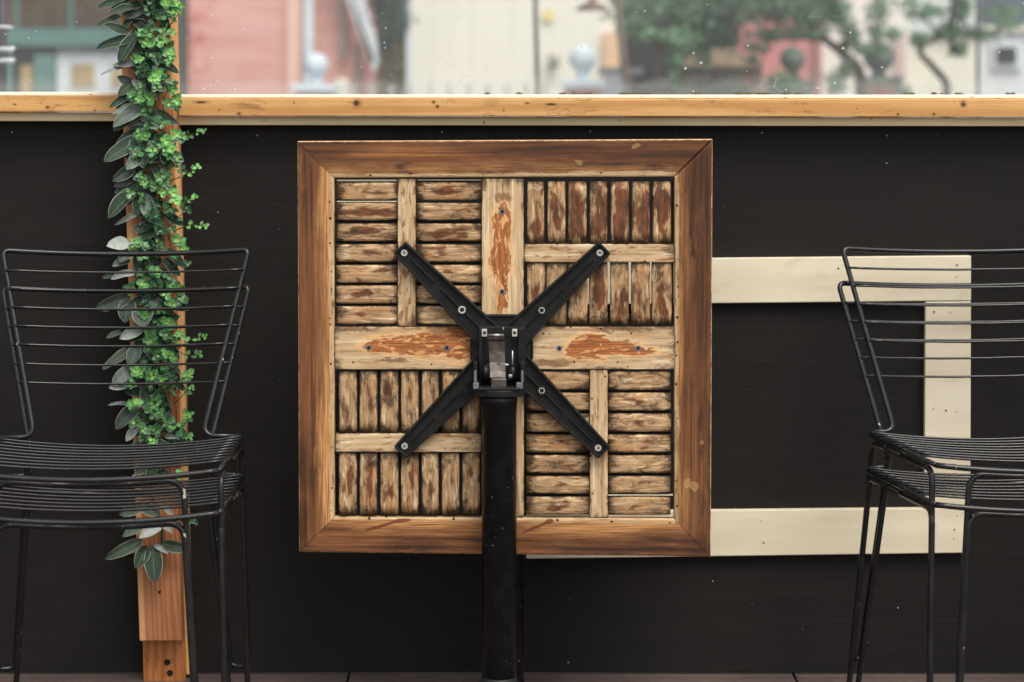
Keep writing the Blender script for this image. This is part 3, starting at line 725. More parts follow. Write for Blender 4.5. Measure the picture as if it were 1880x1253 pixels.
def panel(name, x0, x1, y0, y1, grain, m, front, thick, col, bulge=0., parent=None, bev=.0016):
    """flat or cambered board on the table underside; pixel rectangle"""
    a = tp(x0, y1); b = tp(x1, y0); bm = bmesh.new()
    L = (b.x - a.x) if grain == 'x' else (b.z - a.z); W = (b.z - a.z) if grain == 'x' else (b.x - a.x)
    if bulge:
        nL, nW = 6, 8; g = []
        for i in range(nL + 1):
            row = []
            for j in range(nW + 1):
                s = j / nW * 2 - 1; e = abs(i / nL * 2 - 1)
                yy = -front + bulge * (abs(s) ** 2.6) + bulge * .35 * e ** 6
                wj = (1 - .012 * e ** 8) * s
                u_, v_ = L * i / nL, W * (wj + 1) / 2
                row.append(bm.verts.new((a.x + u_, yy, a.z + v_) if grain == 'x' else (a.x + v_, yy, a.z + u_)))
            g.append(row)
        bk = [[bm.verts.new((v.co.x, -front + thick, v.co.z)) for v in (row[0], row[-1])] for row in g]
        for i in range(nL):
            for j in range(nW): bm.faces.new((g[i][j], g[i + 1][j], g[i + 1][j + 1], g[i][j + 1])).smooth = True
            bm.faces.new((g[i][0], bk[i][0], bk[i + 1][0], g[i + 1][0])); bm.faces.new((g[i][-1], g[i + 1][-1], bk[i + 1][1], bk[i][1]))
            bm.faces.new((bk[i][0], bk[i][1], bk[i + 1][1], bk[i + 1][0]))
        for i in (0, nL): bm.faces.new(g[i] + [bk[i][1], bk[i][0]])
        bmesh.ops.recalc_face_normals(bm, faces=bm.faces)
    else:
        add_box(bm, a.x, b.x, -front, -front + thick, a.z, b.z); bevel(bm, bev, 2)
    uv2(bm, (a.x, 0, a.z), (1, 0, 0) if grain == 'x' else (0, 0, 1), (0, 0, 1) if grain == 'x' else (1, 0, 0), L, W, random.random() * 9)
    return obj(name, bm, m, parent or tab, col=col)

rc = lambda a, b: random.uniform(a, b)
# centre boards
panel('centre_board', 884.5, 961.5, 329, 600, 'z', M['peel'], -.0015, .022, (1.15, .0, 0, 1))
panel('centre_board', 885, 962, 679, 950, 'z', M['peel'], -.0017, .022, (1.15, .1, 0, 1))
panel('centre_board', 614.5, 884, 601, 679, 'x', M['peel'], -.0013, .022, (1.1, .1, 0, 1))
panel('centre_board', 962, 1238, 601, 679, 'x', M['peel'], -.0014, .022, (1.15, .1, 0, 1))
panel('hub_board', 884.5, 961.7, 600.8, 678.4, 'x', M['stile'], -.004, .018, (.1, .3, 0, 1))
# narrow dividers
panel('divider', 730, 763, 329, 600, 'z', M['stile'], -.0025, .018, (.35, .1, 0, 1))
panel('divider', 962.5, 1237.5, 449, 482, 'x', M['stile'], -.0025, .018, (.2, -.1, 0, 1))
panel('divider', 615.5, 883.5, 797, 831, 'x', M['stile'], -.0025, .018, (.15, .1, 0, 1))
panel('divider', 1083, 1116, 680, 951.5, 'z', M['stile'], -.0025, .018, (.1, .0, 0, 1))
# slats
tlr = [(336, 368), (373.5, 405), (411.5, 443.5), (449.5, 482), (487.5, 520), (525.5, 558), (563.5, 596)]
brr = [(683, 717), (722.5, 755), (761, 794), (799.5, 832), (837.5, 870), (876, 907.5), (914, 946)]
trc = [(968, 999), (1005.5, 1038), (1044, 1077), (1083.5, 1115), (1122, 1155), (1160.5, 1193), (1199, 1232)]
blc = [(622, 654.5), (660, 692), (698, 731), (736, 768), (774, 805), (811, 843), (849, 881)]
SL = dict(front=-.005, thick=.011, bulge=.0013)
for k, (y0, y1) in enumerate(tlr):
    panel('slat', 617.5 + rc(-1, 1), 729, y0, y1, 'x', M['slat'], col=((.55 if k < 3 else .25), rc(-.1, .2), 0, 1), **SL)
    panel('slat', 764, 883.5, y0, y1, 'x', M['slat'], col=((.5 if k in (0, 2, 3) else .2), rc(.1, .45), 0, 1), **SL)
for k, (y0, y1) in enumerate(brr):
    panel('slat', 966 + rc(-1, 1), 1082, y0, y1, 'x', M['slat'], col=((.5 if k == 6 else .08), rc(.1, .4), .3, 1), **SL)
    panel('slat', 1117, 1232 + rc(-1, 1), y0, y1, 'x', M['slat'], col=(.12 + rc(0, .15), rc(0, .3), .1, 1), **SL)
for k, (x0, x1) in enumerate(trc):
    panel('slat', x0, x1, 334, 448, 'z', M['slat'], col=((.85 if 2 <= k else .45), rc(-.2, .1), 0, 1), **SL)
    x0, x1 = ((968, 1001), (1003.5, 1041), (1043, 1079), (1081.6, 1115.8), (1120.5, 1154.6), (1159, 1194.2), (1196.6, 1234))[k]
    panel('slat', x0, x1, 483, 597, 'z', M['slat'], col=((.5 if k in (3, 4, 5, 6) else .05), rc(.2, .55), .3, 1), **SL)
for k, (x0, x1) in enumerate(blc):
    panel('slat', x0, x1, 682, 796, 'z', M['slat'], col=(.12 + rc(0, .25), rc(.25, .55), .35, 1), **SL)
    panel('slat', x0, x1, 832, 946, 'z', M['slat'], col=(.15 + rc(0, .3), rc(.05, .4), .15, 1), **SL)
# cream strips stand in for sky-lit slat edges; black strips darken other gaps
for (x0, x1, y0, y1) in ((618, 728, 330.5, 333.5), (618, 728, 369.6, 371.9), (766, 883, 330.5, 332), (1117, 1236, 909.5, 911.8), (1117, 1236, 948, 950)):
    panel('lit_edge_strip', x0, x1, y0, y1, 'x', mcream, -.008, .008, (0, 0, 0, 1), bev=.0003)
for y in (407.6, 446, 484.5, 522.5, 560.5):
    panel('dark_gap_strip', 616, 729, y - 2.2, y + 2.2, 'x', M['void'], -.014, .004, (0, 0, 0, 1), bev=.0003)
    panel('dark_gap_strip', 764, 883, y - 2.2, y + 2.2, 'x', M['void'], -.014, .004, (0, 0, 0, 1), bev=.0003)
for y in (719.8, 758, 796.8, 834.8, 873):
    panel('dark_gap_strip', 966, 1082, y - 2.2, y + 2.2, 'x', M['void'], -.014, .004, (0, 0, 0, 1), bev=.0003)
    panel('dark_gap_strip', 1117, 1234, y - 2.2, y + 2.2, 'x', M['void'], -.014, .004, (0, 0, 0, 1), bev=.0003)
panel('dark_gap_strip', 1234.4, 1237.5, 334, 597, 'z', M['void'], -.014, .004, (0, 0, 0, 1), bev=.0003)  # black strip added to keep the open end gap dark
for x in (657.2, 695, 733.5, 771, 808, 846):
    panel('dark_gap_strip', x - 2.4, x + 2.4, 682, 946, 'z', M['void'], -.014, .004, (0, 0, 0, 1), bev=.0003)

# screw sockets in the centre boards
for px, py in ((922, 389), (922, 536), (677, 639), (820.5, 639), (1027, 640), (1172, 640)):
    q = tp(px, py, -.0015); bm = bmesh.new()
    add_tube(bm, [q + Vector((0, -.0006, 0)), q + Vector((0, .001, 0))], .0054, 20)
    add_tube(bm, [q + Vector((0, -.0011, 0)), q + Vector((0, -.0004, 0))], .0029, 16, mi=1)
    obj('screw_socket', bm, [M['greymetal'], M['void']], tab)

# cast spider: four ribbed arms + hub
spd = bmesh.new()
def arm(bm, cx, cy, ex, ey, w0, w1):
    a = tp(cx, cy); b = tp(ex, ey); ax = (b - a).normalized(); L = (b - a).length; sd = Vector((ax.z, 0, -ax.x))
    w0 /= ST * 2; w1 /= ST * 2
    def bar(u0, u1, s0a, s0b, s1a, s1b, y0, y1, bv=.0012):
        """bar from u0..u1 (metres along), lateral edges interpolated"""
        t = bmesh.new(); pts = [a + ax * u0 + sd * s0a, a + ax * u1 + sd * s1a, a + ax * u1 + sd * s1b, a + ax * u0 + sd * s0b]
        add_prism(t, [(p.x, p.z) for p in pts], y0, y1); bevel(t, bv, 2)
        me = bpy.data.meshes.new('t'); t.to_mesh(me); t.free(); bm.from_mesh(me); bpy.data.meshes.remove(me)
    rw = .0045
    bar(.0, L, -w0 + .001, w0 - .001, -w1 + .001, w1 - .001, -.007, .0)
    bar(.0, L - .0015, -w0, -w0 + rw, -w1, -w1 + rw, -.0155, -.0003)
    bar(.0, L - .0018, w0 - rw, w0, w1 - rw, w1, -.0154, -.0002)
    bar(.02, L * .60, -.0016, .0016, -.0016, .0016, -.0115, -.003, .0006)
    bar(L * .66, L - .03, -.0016, .0016, -.0016, .0016, -.0115, -.003, .0006)
    bar(L - rw, L + .0002, -w1 + .0005, w1 - .0005, -w1 + .0005, w1 - .0005, -.0152, -.0004)
    return a, ax, L
hub = (921, 641)
ends = [(734, 454), (1110, 454), (735, 829), (1109, 830)]
for ex, ey in ends: arm(spd, hub[0], hub[1], ex, ey, 56, 31)
def pbox(bm, x0, x1, y0, y1, f0, f1, bv=.0015, mi=0):
    t = bmesh.new(); a = tp(x0, y1); b = tp(x1, y0); add_box(t, a.x, b.x, -f0, -f1, a.z, b.z, mi); bevel(t, bv, 2)
    me = bpy.data.meshes.new('t'); t.to_mesh(me); t.free(); bm.from_mesh(me); bpy.data.meshes.remove(me)
def ppoly(bm, pts, f0, f1, bv=.0012):
    t = bmesh.new(); add_prism(t, [(tp(*p).x, tp(*p).z) for p in pts], -f0, -f1); bevel(t, bv, 2)
    me = bpy.data.meshes.new('t'); t.to_mesh(me); t.free(); bm.from_mesh(me); bpy.data.meshes.remove(me)
# webs between arms
ppoly(spd, [(893, 577), (950, 577), (968, 600), (875, 600)], .010, .0006)
ppoly(spd, [(893, 577), (950, 577), (951, 581), (892, 581)], .0145, .0007)
ppoly(spd, [(863, 624), (880, 604), (880, 676), (863, 658)], .010, .0005)
ppoly(spd, [(863, 624), (866, 622), (866, 660), (863, 658)], .0145, .0007)
ppoly(spd, [(979, 624), (962, 604), (962, 676), (979, 658)], .010, .0005)
ppoly(spd, [(979, 624), (976, 622), (976, 660), (979, 658)], .0145, .0007)
# hub box with two cheeks
pbox(spd, 878, 965, 598, 704, .020, .0009)
pbox(spd, 879.5, 887, 600, 704, .034, .018); pbox(spd, 951, 963.5, 600, 704, .033, .0182)
spider = obj('spider_bracket', spd, M['cast'], tab)
for (px, py) in ((742.5, 464), (1101, 464), (743, 818), (1098, 821.5)):
    q = tp(px, py); bm = bmesh.new(); V = lambda y: q + Vector((0, y, 0))
    add_tube(bm, [V(-.0075), V(-.003)], .0105, 20)
    add_tube(bm, [V(-.0098), V(-.0074)], .0062, 20, mi=1)
    add_box(bm, q.x - .0034, q.x + .0034, q.y - .0103, q.y - .0099, q.z - .0006, q.z + .0006, 2); add_box(bm, q.x - .0006, q.x + .0006, q.y - .0105, q.y - .01, q.z - .0034, q.z + .0034, 2)
    obj('screw', bm, [M['cast'], M['zinc'], M['void']], spider)
for i, (px, py) in enumerate(((848.5, 568), (994.5, 569), (848.5, 715), (994.5, 716))):
    q = tp(px, py); bm = bmesh.new(); V = lambda y: q + Vector((0, y, 0))
    add_tube(bm, [V(-.0108), V(-.003)], .0098, 24)
    add_tube(bm, [V(-.0117), V(-.0105)], .0072 if i == 0 else .0058, 20, mi=1 if i != 2 else 0)
    add_tube(bm, [V(-.0121), V(-.0108)], .0041, 16, mi=2)
    obj('bolt_boss', bm, [M['cast'], M['zinc'], M['void']], spider)
for px, m_ in ((889.5, 0), (944.5, 0)):
    bm = bmesh.new(); pbox(bm, px - 4.5, px + 5, 601, 614.5, .038, .030, .0006)
    q = tp(px + .3, 607.5); add_tube(bm, [q + Vector((0, -.0386, 0)), q + Vector((0, -.037, 0))], .0029, 12, mi=1)
    obj('lug_plate', bm, [M['zinc'], M['void']], spider)

# column, yoke and lever
YC = -.062                                   # column axis in front of the table underside
col = bmesh.new(); cx_ = (916.5 - CX) / F * (DT + YC) - TL.x; zt = HC - (722 - Y0) / F * (DT + YC)
add_lathe(col, [(.031, .0), (.0325, .004), (.0325, zt - .02), (.0335, zt - .018), (.0335, zt)], (cx_, YC, 0), 40)
obj('column', col, M['column'], tab)
bm = bmesh.new()
prof = [(.205, .0), (.207, .005), (.20, .010), (.10, .016), (.05, .026), (.036, .06), (.0336, .09)]
add_lathe(bm, prof, (cx_, YC, 0), 48); obj('base_plate', bm, M['cast'], tab)
yk = bmesh.new()
# curved collar plate, wider than the column
sc_ = F / (DT + YC - .03)
YXf = lambda px: (px - CX) / sc_ - TL.x
YZf = lambda py: HC - (py - Y0) / sc_
def ybox(bm, x0, x1, y0, y1, ya, yb, bv=.0015, mi=0):
    t = bmesh.new(); add_box(t, YXf(x0), YXf(x1), ya, yb, YZf(y1), YZf(y0), mi); bevel(t, bv, 2)
    me = bpy.data.meshes.new('t'); t.to_mesh(me); t.free(); bm.from_mesh(me); bpy.data.meshes.remove(me)
t = bmesh.new(); pts = []
x0, x1 = YXf(869), YXf(963.5)
front = [(x0, -.02), (x0, YC - .012), (x0 + .010, YC - .026), (x0 + .028, YC - .035), ((x0 + x1) / 2, YC - .0385), (x1 - .028, YC - .035), (x1 - .010, YC - .026), (x1, YC - .012), (x1, -.02)]
za, zb = YZf(730), YZf(717)
A = [t.verts.new((x, y, za)) for x, y in front]; B = [t.verts.new((x, y, zb)) for x, y in front]
t.faces.new(A); t.faces.new(B[::-1])
for i in range(len(A)): t.faces.new((A[i], A[(i + 1) % len(A)], B[(i + 1) % len(A)], B[i]))
bevel(t, .002, 2); me = bpy.data.meshes.new('t'); t.to_mesh(me); t.free(); yk.from_mesh(me); bpy.data.meshes.remove(me)
ybox(yk, 869, 876.5, 668, 717, YC - .018, -.018); ybox(yk, 955.5, 963.5, 668, 717, YC - .018, -.018)
ybox(yk, 878, 955, 712, 717.3, YC - .034, -.022)
yoke = obj('yoke', yk, M['cast'], tab)
bm = bmesh.new()
ybox(bm, 868.5, 879, 704, 715, YC - .030, YC - .012, .001); ybox(bm, 948, 960, 704, 715, YC - .030, YC - .012, .001)
ybox(bm, 870, 875, 682, 704, YC - .0195, YC - .012, .001); ybox(bm, 957, 961, 682, 704, YC - .0195, YC - .012, .001)
obj('lug', bm, M['greymetal'], yoke)
# pivot drums and axle
zc = YZf(690)
for xa, xb in ((884, 898), (934, 948)):
    bm = bmesh.new(); add_tube(bm, [(YXf(xa), YC + .006, zc), (YXf(xb), YC + .006, zc)], .018, 28)
    obj('pivot_drum', bm, M['column'], yoke, False)
bm = bmesh.new(); zc = YZf(676)
add_tube(bm, [(YXf(892), YC + .017, zc), (YXf(942), YC + .017, zc)], .0026, 14)
add_tube(bm, [(YXf(941), YC - .016, YZf(672)), (YXf(941), YC - .016, YZf(646))], .0011, 8)
for k in range(3):
    add_tube(bm, [(YXf(935 + 2.2 * k), YC - .010, YZf(698)), (YXf(935 + 2.2 * k), YC - .014, YZf(690))], .0011, 8)
obj('axle_pin', bm, M['zinc'], yoke)
# steel lever: gently bowed strip with rolled top and thick toe
bm = bmesh.new()
prof = [(608, -.052), (611, -.056), (616, -.0575), (622, -.052), (640, -.050), (660, -.051), (675, -.056), (686, -.066)]
L0 = []
for py, yy in prof:
    xl = 896.5 + (py - 608) * .045; xr = 925.5 + (py - 608) * .045
    L0.append([bm.verts.new((TX(xl) - TL.x, yy, TZ(py))), bm.verts.new((TX(xr) - TL.x, yy, TZ(py))), bm.verts.new((TX(xr) - TL.x, yy + .004, TZ(py))), bm.verts.new((TX(xl) - TL.x, yy + .004, TZ(py)))])
for i in range(len(L0) - 1):
    for k in range(4): bm.faces.new((L0[i][k], L0[i][(k + 1) % 4], L0[i + 1][(k + 1) % 4], L0[i + 1][k]))
bm.faces.new(L0[0][::-1]); bm.faces.new(L0[-1]); bevel(bm, .0008, 2)
lever = obj('latch_lever', bm, M['brass'], tab)
bm = bmesh.new(); add_tube(bm, [(TX(895.5) - TL.x, -.0575, TZ(610.5)), (TX(925.5) - TL.x, -.0575, TZ(610.5))], .0036, 18); obj('rolled_edge', bm, M['steel'], lever)
bm = bmesh.new(); t = bmesh.new(); pbox(bm, 902, 930, 685, 708, .082, .055, .003); obj('toe', bm, M['brass'], lever)
bm = bmesh.new(); q = tp(916, 662, .0515); add_tube(bm, [q, q + Vector((0, -.0012, 0))], .0036, 16); obj('rivet', bm, M['steel'], lever)

# second column standing behind
bm = bmesh.new(); d2 = 4.74; xc = (961.5 - CX) / F * d2 - .0325
add_lathe(bm, [(.031, 0), (.0325, .004), (.0325, .60), (.0325, .604)], (0, 0, 0), 32)
p2 = obj('metal_post', bm, M['column']); p2.location = (xc, d2, 0)
tag(p2, 'thin black metal post standing just behind the table column', 'post')
bm = bmesh.new(); add_lathe(bm, [(.05, .0), (.05, .008), (.042, .012), (.034, .02), (.0328, .03)], (0, 0, 0), 36); obj('foot', bm, M['column'], p2)

# ------------------------------------------------------------------ wire chairs
def make_chair(label, ht=.238, hb=.158, ai=.166, fi=.206, fo=.240):
    c = empty('wire_chair', (0, 0, 0), label, 'chair', 'black wire chairs stacked in pairs')
    RT, RL, RW = .0051, .0055, .0023
    WR, WF, D, ZR, ZF = .232, .222, .42, .452, .462
    def dip(x, w, dp): return dp * (1 - (x / w) ** 2)
    def zs(y): return ZR + (ZF - ZR) * (-y / D)
    def ws(y): return WR + (WF - WR) * (-y / D)
    # seat frame: two side rails + front rail (dipped)
    bm = bmesh.new()
    for s in (-1, 1):
        add_tube(bm, [(s * WR, .004, ZR), (s * WF, -D, ZF)], RT * .95, 12)
    n_ = 24
    add_tube(bm, [(x, -D - .004 - .012 * (1 - (x / WF) ** 2), ZF - dip(x, WF, .013)) for x in [WF * (2 * k / n_ - 1) for k in range(n_ + 1)]], RT, 14)
    obj('seat_frame', bm, M['chair'], c, True)
    # rear bar of the back frame + loop
    zb = ZR + .012
    top = [(ht * (2 * k / 16 - 1), .134 + .022 * (1 - (2 * k / 16 - 1) ** 2), .803 - .010 * (1 - (2 * k / 16 - 1) ** 2)) for k in range(17)]
    lft = [(-WR + .002, .004, ZR + .0065), (-hb, .010, ZR + .0065), (-ht - .001, .132, .803)]
    rgt = [(-p[0], p[1], p[2]) for p in lft][::-1]
    pts = lft[:2] + [tuple(top[0])] + [tuple(p) for p in top[1:-1]] + [tuple(top[-1])] + rgt[1:]
    rad = [0, .026, .034] + [.0] * 15 + [.034, .026, 0]
    bm = bmesh.new(); add_tube(bm, fillet(pts, rad, 8), RT, 14); obj('back_frame', bm, M['chair'], c, True)
    # back wires
    for k in range(5):
        z = .766 - .0345 * k; t = (z - ZR) / (.803 - ZR)
        hw = hb + (ht - hb) * t - .001; yb = .010 + (.132 - .010) * t
        bm = bmesh.new(); m = 16
        add_tube(bm, [(hw * (2 * j / m - 1), yb - .006 + .020 * (1 - (2 * j / m - 1) ** 2), z - .007 * (1 - (2 * j / m - 1) ** 2) + random.uniform(-.0003, .0003)) for j in range(m + 1)], RW, 9)
        obj('back_wire', bm, M['wire'], c, True)
    # seat wires
    for k in range(9):
        y = .0 - .0425 * k; hw = ws(y) + .001 - .0012 * (k % 2); bm = bmesh.new(); m = 18; dp = .0165 - .0003 * k
        add_tube(bm, [(hw * (2 * j / m - 1), y, zs(y) + RT + RW * .6 - dip(hw * (2 * j / m - 1), hw, dp) * 1.0) for j in range(m + 1)], RW * 1.05, 9)
        obj('seat_wire', bm, M['wire'], c, True)
    # hairpin legs, each running half way along the rails under the seat
    zu = lambda y: zs(y) - RT - RL - .0008
    for s in (-1, 1):
        f = [(0, -D + .004, zu(-D) - .013), (s * .08, -D + .006, zu(-D) - .0115), (s * .160, -D + .004, zu(-D) - .006), (s * .188, -D - .012, RL), (s * .2335, -D - .002, RL), (s * (WF + .001), -D + .016, zu(-D)), (s * .227, -.21, zu(-.21))]
        bm = bmesh.new(); add_tube(bm, fillet(f, [0, .01, .03, .016, .016, .028, 0], 7), RL, 12); obj('leg', bm, M['chair'], c, True)
        f = [(0, -.012, zu(0) - .016), (s * .08, -.012, zu(0) - .013), (s * ai, -.010, zu(0) - .006), (s * fi, .080, RL), (s * fo, .070, RL), (s * WR, -.008, zu(0)), (s * .227, -.21, zu(-.21))]
        bm = bmesh.new(); add_tube(bm, fillet(f, [0, .01, .03, .014, .014, .028, 0], 7), RL, 12); obj('leg', bm, M['chair'], c, True)
    return c

def dup(root, loc, rz, label, tilt=0):
    r = root.copy(); C.objects.link(r); r.location = loc; r.rotation_euler = (tilt, 0, rz); r['label'] = label
    for ch in root.children:
        k = ch.copy(); C.objects.link(k); k.parent = r
    return r
DL, DR = 4.56, 4.66
ch = make_chair('lower chair of the left stack of black wire chairs, by the leafy post')
def place(px, d, z): return Vector(((px - CX) / F * d, d, z))
lo = place(217, DL, -.002); ch.location = lo; ch.rotation_euler = (0, 0, R(2.6))
dup(ch, place(216, DL, .070) + Vector((0, .004, 0)), R(2.6), 'upper chair of the left stack of black wire chairs, by the leafy post')
c2 = make_chair('lower chair of the right stack of black wire chairs, before the cream boards', .260, .186, .200, .236, .256)
c2.location = place(1812, DR, 0); c2.rotation_euler = (0, 0, R(6.0))
dup(c2, place(1819, DR, .068) + Vector((0, .004, 0)), R(5.2), 'upper chair of the right stack of black wire chairs, before the cream boards')
# ------------------------------------------------------------------ across the street
def hb(bm, px0, px1, py0, py1, d0, d1, mi=0, bv=0, L=Vector((0, 0, 0))):
    a = P(px0, py1, d0); b = P(px1, py0, d0)
    t = bmesh.new(); add_box(t, a.x - L.x, b.x - L.x, d0 - L.y, d1 - L.y, max(a.z, -.11) - L.z, b.z - L.z, mi)
    if bv: bevel(t, bv, 1)
    me = bpy.data.meshes.new('t'); t.to_mesh(me); t.free(); bm.from_mesh(me); bpy.data.meshes.remove(me)
def part(name, e, m, *boxes, bv=0):
    bm = bmesh.new()
    for b in boxes: hb(bm, *b, bv=bv, L=e.location)
    return obj(name, bm, m, e)
def bldg(name, px, d, label, cat='building'):
    q = P(px, 0, d); return empty(name, (q.x, d, -.1), label, cat)
def siding(name, col, pitch=.11, v=False, st=.6, var=.1, ja=.45):
    n = N(name); co = n.objco(); x, y, z = n.sep(co)
    f = n.math('FRACT', n.math('DIVIDE', x if v else z, pitch))
    a = n.noise(n.scale(co, (.8, .8, 6) if not v else (5, 5, .6)), 1, 5, .6)
    c = n.mix(n.step(a, .3, .7), tuple(k * (1 - var) for k in col), tuple(min(1, k * (1 + var)) for k in col))
    c = n.mix(n.math('MULTIPLY', n.step(f, .0, .1, 1., 0.), ja), c, tuple(k * .35 for k in col))
    n.bump(f, st, .02); return n.fin(c, .7)
GR = 1400   # py below ground, clipped to the street
teal = plain('teal_joinery', lin(86, 124, 118), .5, .1, 3); dteal = plain('dark_teal_trim', lin(74, 96, 92), .5, .15, 3)
brown = plain('brown_curtained_pane', lin(74, 60, 44), .3, .35, 5); darkg = plain('dark_recess', lin(42, 46, 44), .6, .3, 3)
bwhite = plain('bluish_white_paint', lin(206, 212, 216), .5, .06, 3); ivory = plain('ivory_paint', lin(232, 228, 214), .55, .05, 2)
tan_ = plain('tan_blind', lin(170, 150, 110), .6, .15, 5)
h = bldg('teal_shop', 100, 26, 'teal painted shopfront with brown windows behind the left panel')
part('wall', h, dteal, (-900, 344, -700, GR, 26.06, 33))
for x0, x1 in ((-60, 26), (34, 125), (134, 222), (231, 318)):
    w_ = part('window', h, brown, (x0, x1, -260, 52, 26.03, 26.07)); 
part('window_frame', h, teal, (-70, 322, 53, 62, 25.95, 26.055), (26.5, 33.5, -270, 52.5, 25.98, 26.055), (125.5, 133.5, -270, 52.5, 25.98, 26.055), (222.5, 230.5, -270, 52.5, 25.98, 26.055), (318.5, 326, -270, 52.5, 25.98, 26.055), bv=.008)
part('sill', h, teal, (-75, 330, 62.5, 80, 25.9, 26.055), (-75, 330, 80.5, 86, 25.85, 26.055), bv=.01)
part('recess', h, darkg, (-60, 101, 87, GR, 26.02, 26.055))
part('pilaster', h, teal, (62, 100, 100, GR, 25.9, 26.015), (0, 22, 100, GR, 25.9, 26.015), bv=.01)
part('post', h, tan_, (38, 61, 120, GR, 25.97, 26.015))
dd = part('door', h, bwhite, (103, 226, 98, GR, 25.96, 26.055), bv=.01)
part('upper_panel', h, plain('grey_pane', lin(150, 158, 156), .3, .15, 4), (103, 226, 87, 97.5, 26.0, 26.05))
o = part('door_pane', h, tan_, (131, 173, 118, 162, 25.945, 25.965), (204, 222, 118, 162, 25.945, 25.965))
part('corner_board', h, plain('grey_green_board', lin(98, 112, 108), .5, .12, 2), (324, 344.5, -700, GR, 25.8, 26.05), bv=.01)
h = bldg('pink_house', 510, 25.5, 'salmon pink clapboard house behind the leafy post')
n = N('pink_siding'); co = n.objco(); x, y, z = n.sep(co)
f = n.math('FRACT', n.math('DIVIDE', z, .14)); a = n.noise(n.scale(co, (.8, .8, 7)), 1, 5, .6)
c = n.mix(n.step(a, .3, .7), lin(208, 150, 140), lin(224, 174, 164))
vine = n.noise(n.scale(co, (9, 9, 9)), 1, 6, .7, 1.4); edge = n.step(x, -.92, -.55, 1., 0.)
c = n.mix(n.math('MULTIPLY', n.math('MULTIPLY', n.step(vine, .5, .56), edge), .8), c, lin(176, 84, 76))
n.bump(f, .6, .02); mpink = n.fin(c, .7)
part('wall', h, mpink, (345.5, 691, -700, GR, 25.5, 26.0))
part('corner_trim', h, plain('pale_pink_trim', lin(226, 186, 170), .5, .05, 3), (526, 554, -690, GR, 25.44, 25.497), bv=.008)
part('downpipe', h, bwhite, (556, 576, -690, GR, 25.36, 25.43), bv=.02)
part('grey_post', h, plain('grey_trim', lin(150, 140, 134), .6, .1, 3), (622, 634, -60, 110, 25.4, 25.48), (652, 660, 80, GR, 25.42, 25.49), bv=.01)
part('white_post', h, ivory, (617, 640, 145, GR, 25.3, 25.39), bv=.01)
bm = bmesh.new(); L = h.location
for off, wd in ((0, .13), (-.22, .05)):
    q = [P(604 + off * 60, -120, 25.2), P(700 + off * 60, 112, 25.2)]
    add_prism(bm, [(q[0].x - L.x, q[0].z - L.z), (q[0].x + wd * 1.3 - L.x, q[0].z - L.z), (q[1].x - L.x, q[1].z - L.z + wd * .4), (q[1].x - wd * .6 - L.x, q[1].z - L.z - wd)], 25.2 - L.y, 25.28 - L.y)
obj('barge_board', bm, bwhite, h)
g = bldg('garden_wall', 720, 28, 'pale olive garden wall between pink house and cream building', 'wall')
part('wall_body', g, plain('olive_render', lin(204, 198, 160), .7, .1, 1.5), (670, 775, 60, GR, 28, 28.3)); part('coping', g, ivory, (668, 777, 52, 59.5, 27.95, 28.35))
h = bldg('cream_building', 940, 25, 'plain cream rendered building with vertical joints in the middle', )
part('wall', h, siding('cream_boards', lin(226, 222, 208), .42, True, .12, .02, .12), (757, 1137, -700, GR, 25, 33))
part('corner_trim', h, bwhite, (745, 756.6, -700, GR, 24.95, 25.4), bv=.01)
part('plinth', h, plain('pale_orange_render', lin(222, 186, 150), .7, .06, 2), (1108, 1137, 60, GR, 24.93, 24.99))
q = P(1017, 108, 24.9)
e = empty('wall_lamp', q, 'small grey lamp box fixed on the cream building wall', 'lamp')
bm = bmesh.new(); add_lathe(bm, [(.03, -.06), (.05, -.045), (.055, .02), (.06, .05), (.04, .07)], (0, 0, 0), 16); obj('housing', bm, plain('lamp_grey', lin(190, 186, 176), .5), e)
bm = bmesh.new(); add_lathe(bm, [(.028, -.09), (.05, -.075), (.052, -.0605)], (0, 0, 0), 16); obj('diffuser', bm, darkg, e)
bm = bmesh.new(); add_box(bm, -.02, .02, .0, .1, -.01, .03); obj('bracket', bm, darkg, e)
q = P(1007, 28, 24.98); bm = bmesh.new(); add_tube(bm, [(0, -.02, 0), (0, .018, 0)], .06, 20); o = obj('wall_disc', bm, plain('yellow_enamel', lin(226, 206, 140), .5)); o.location = q
tag(o, 'small pale yellow round disc on the cream building wall', 'sign')
# picket fence
fe = empty('picket_fence', P(860, 0, 22) * 1, 'grey picket fence whose tips show before the cream building', 'fence'); fe.location.z = .03
mp_ = plain('fence_grey', lin(168, 170, 162), .6, .1, 4); L = fe.location
bm = bmesh.new()
for z in (.35, .85): a = P(560, 0, 22); b = P(1050, 0, 22); add_box(bm, a.x - L.x, b.x - L.x, .02, .05, z, z + .06)
obj('fence_rail', bm, mp_, fe)
for k in range(11):
    px = 648 + 35.3 * k; q = P(px, 154, 22); bm = bmesh.new(); xx = q.x - L.x; zt_ = q.z - L.z; w_ = .018
    add_prism(bm, [(xx - w_, .03), (xx + w_, .03), (xx + w_, zt_ - .015), (xx, zt_), (xx - w_, zt_ - .015)], -.01, .018); obj('picket', bm, mp_, fe)
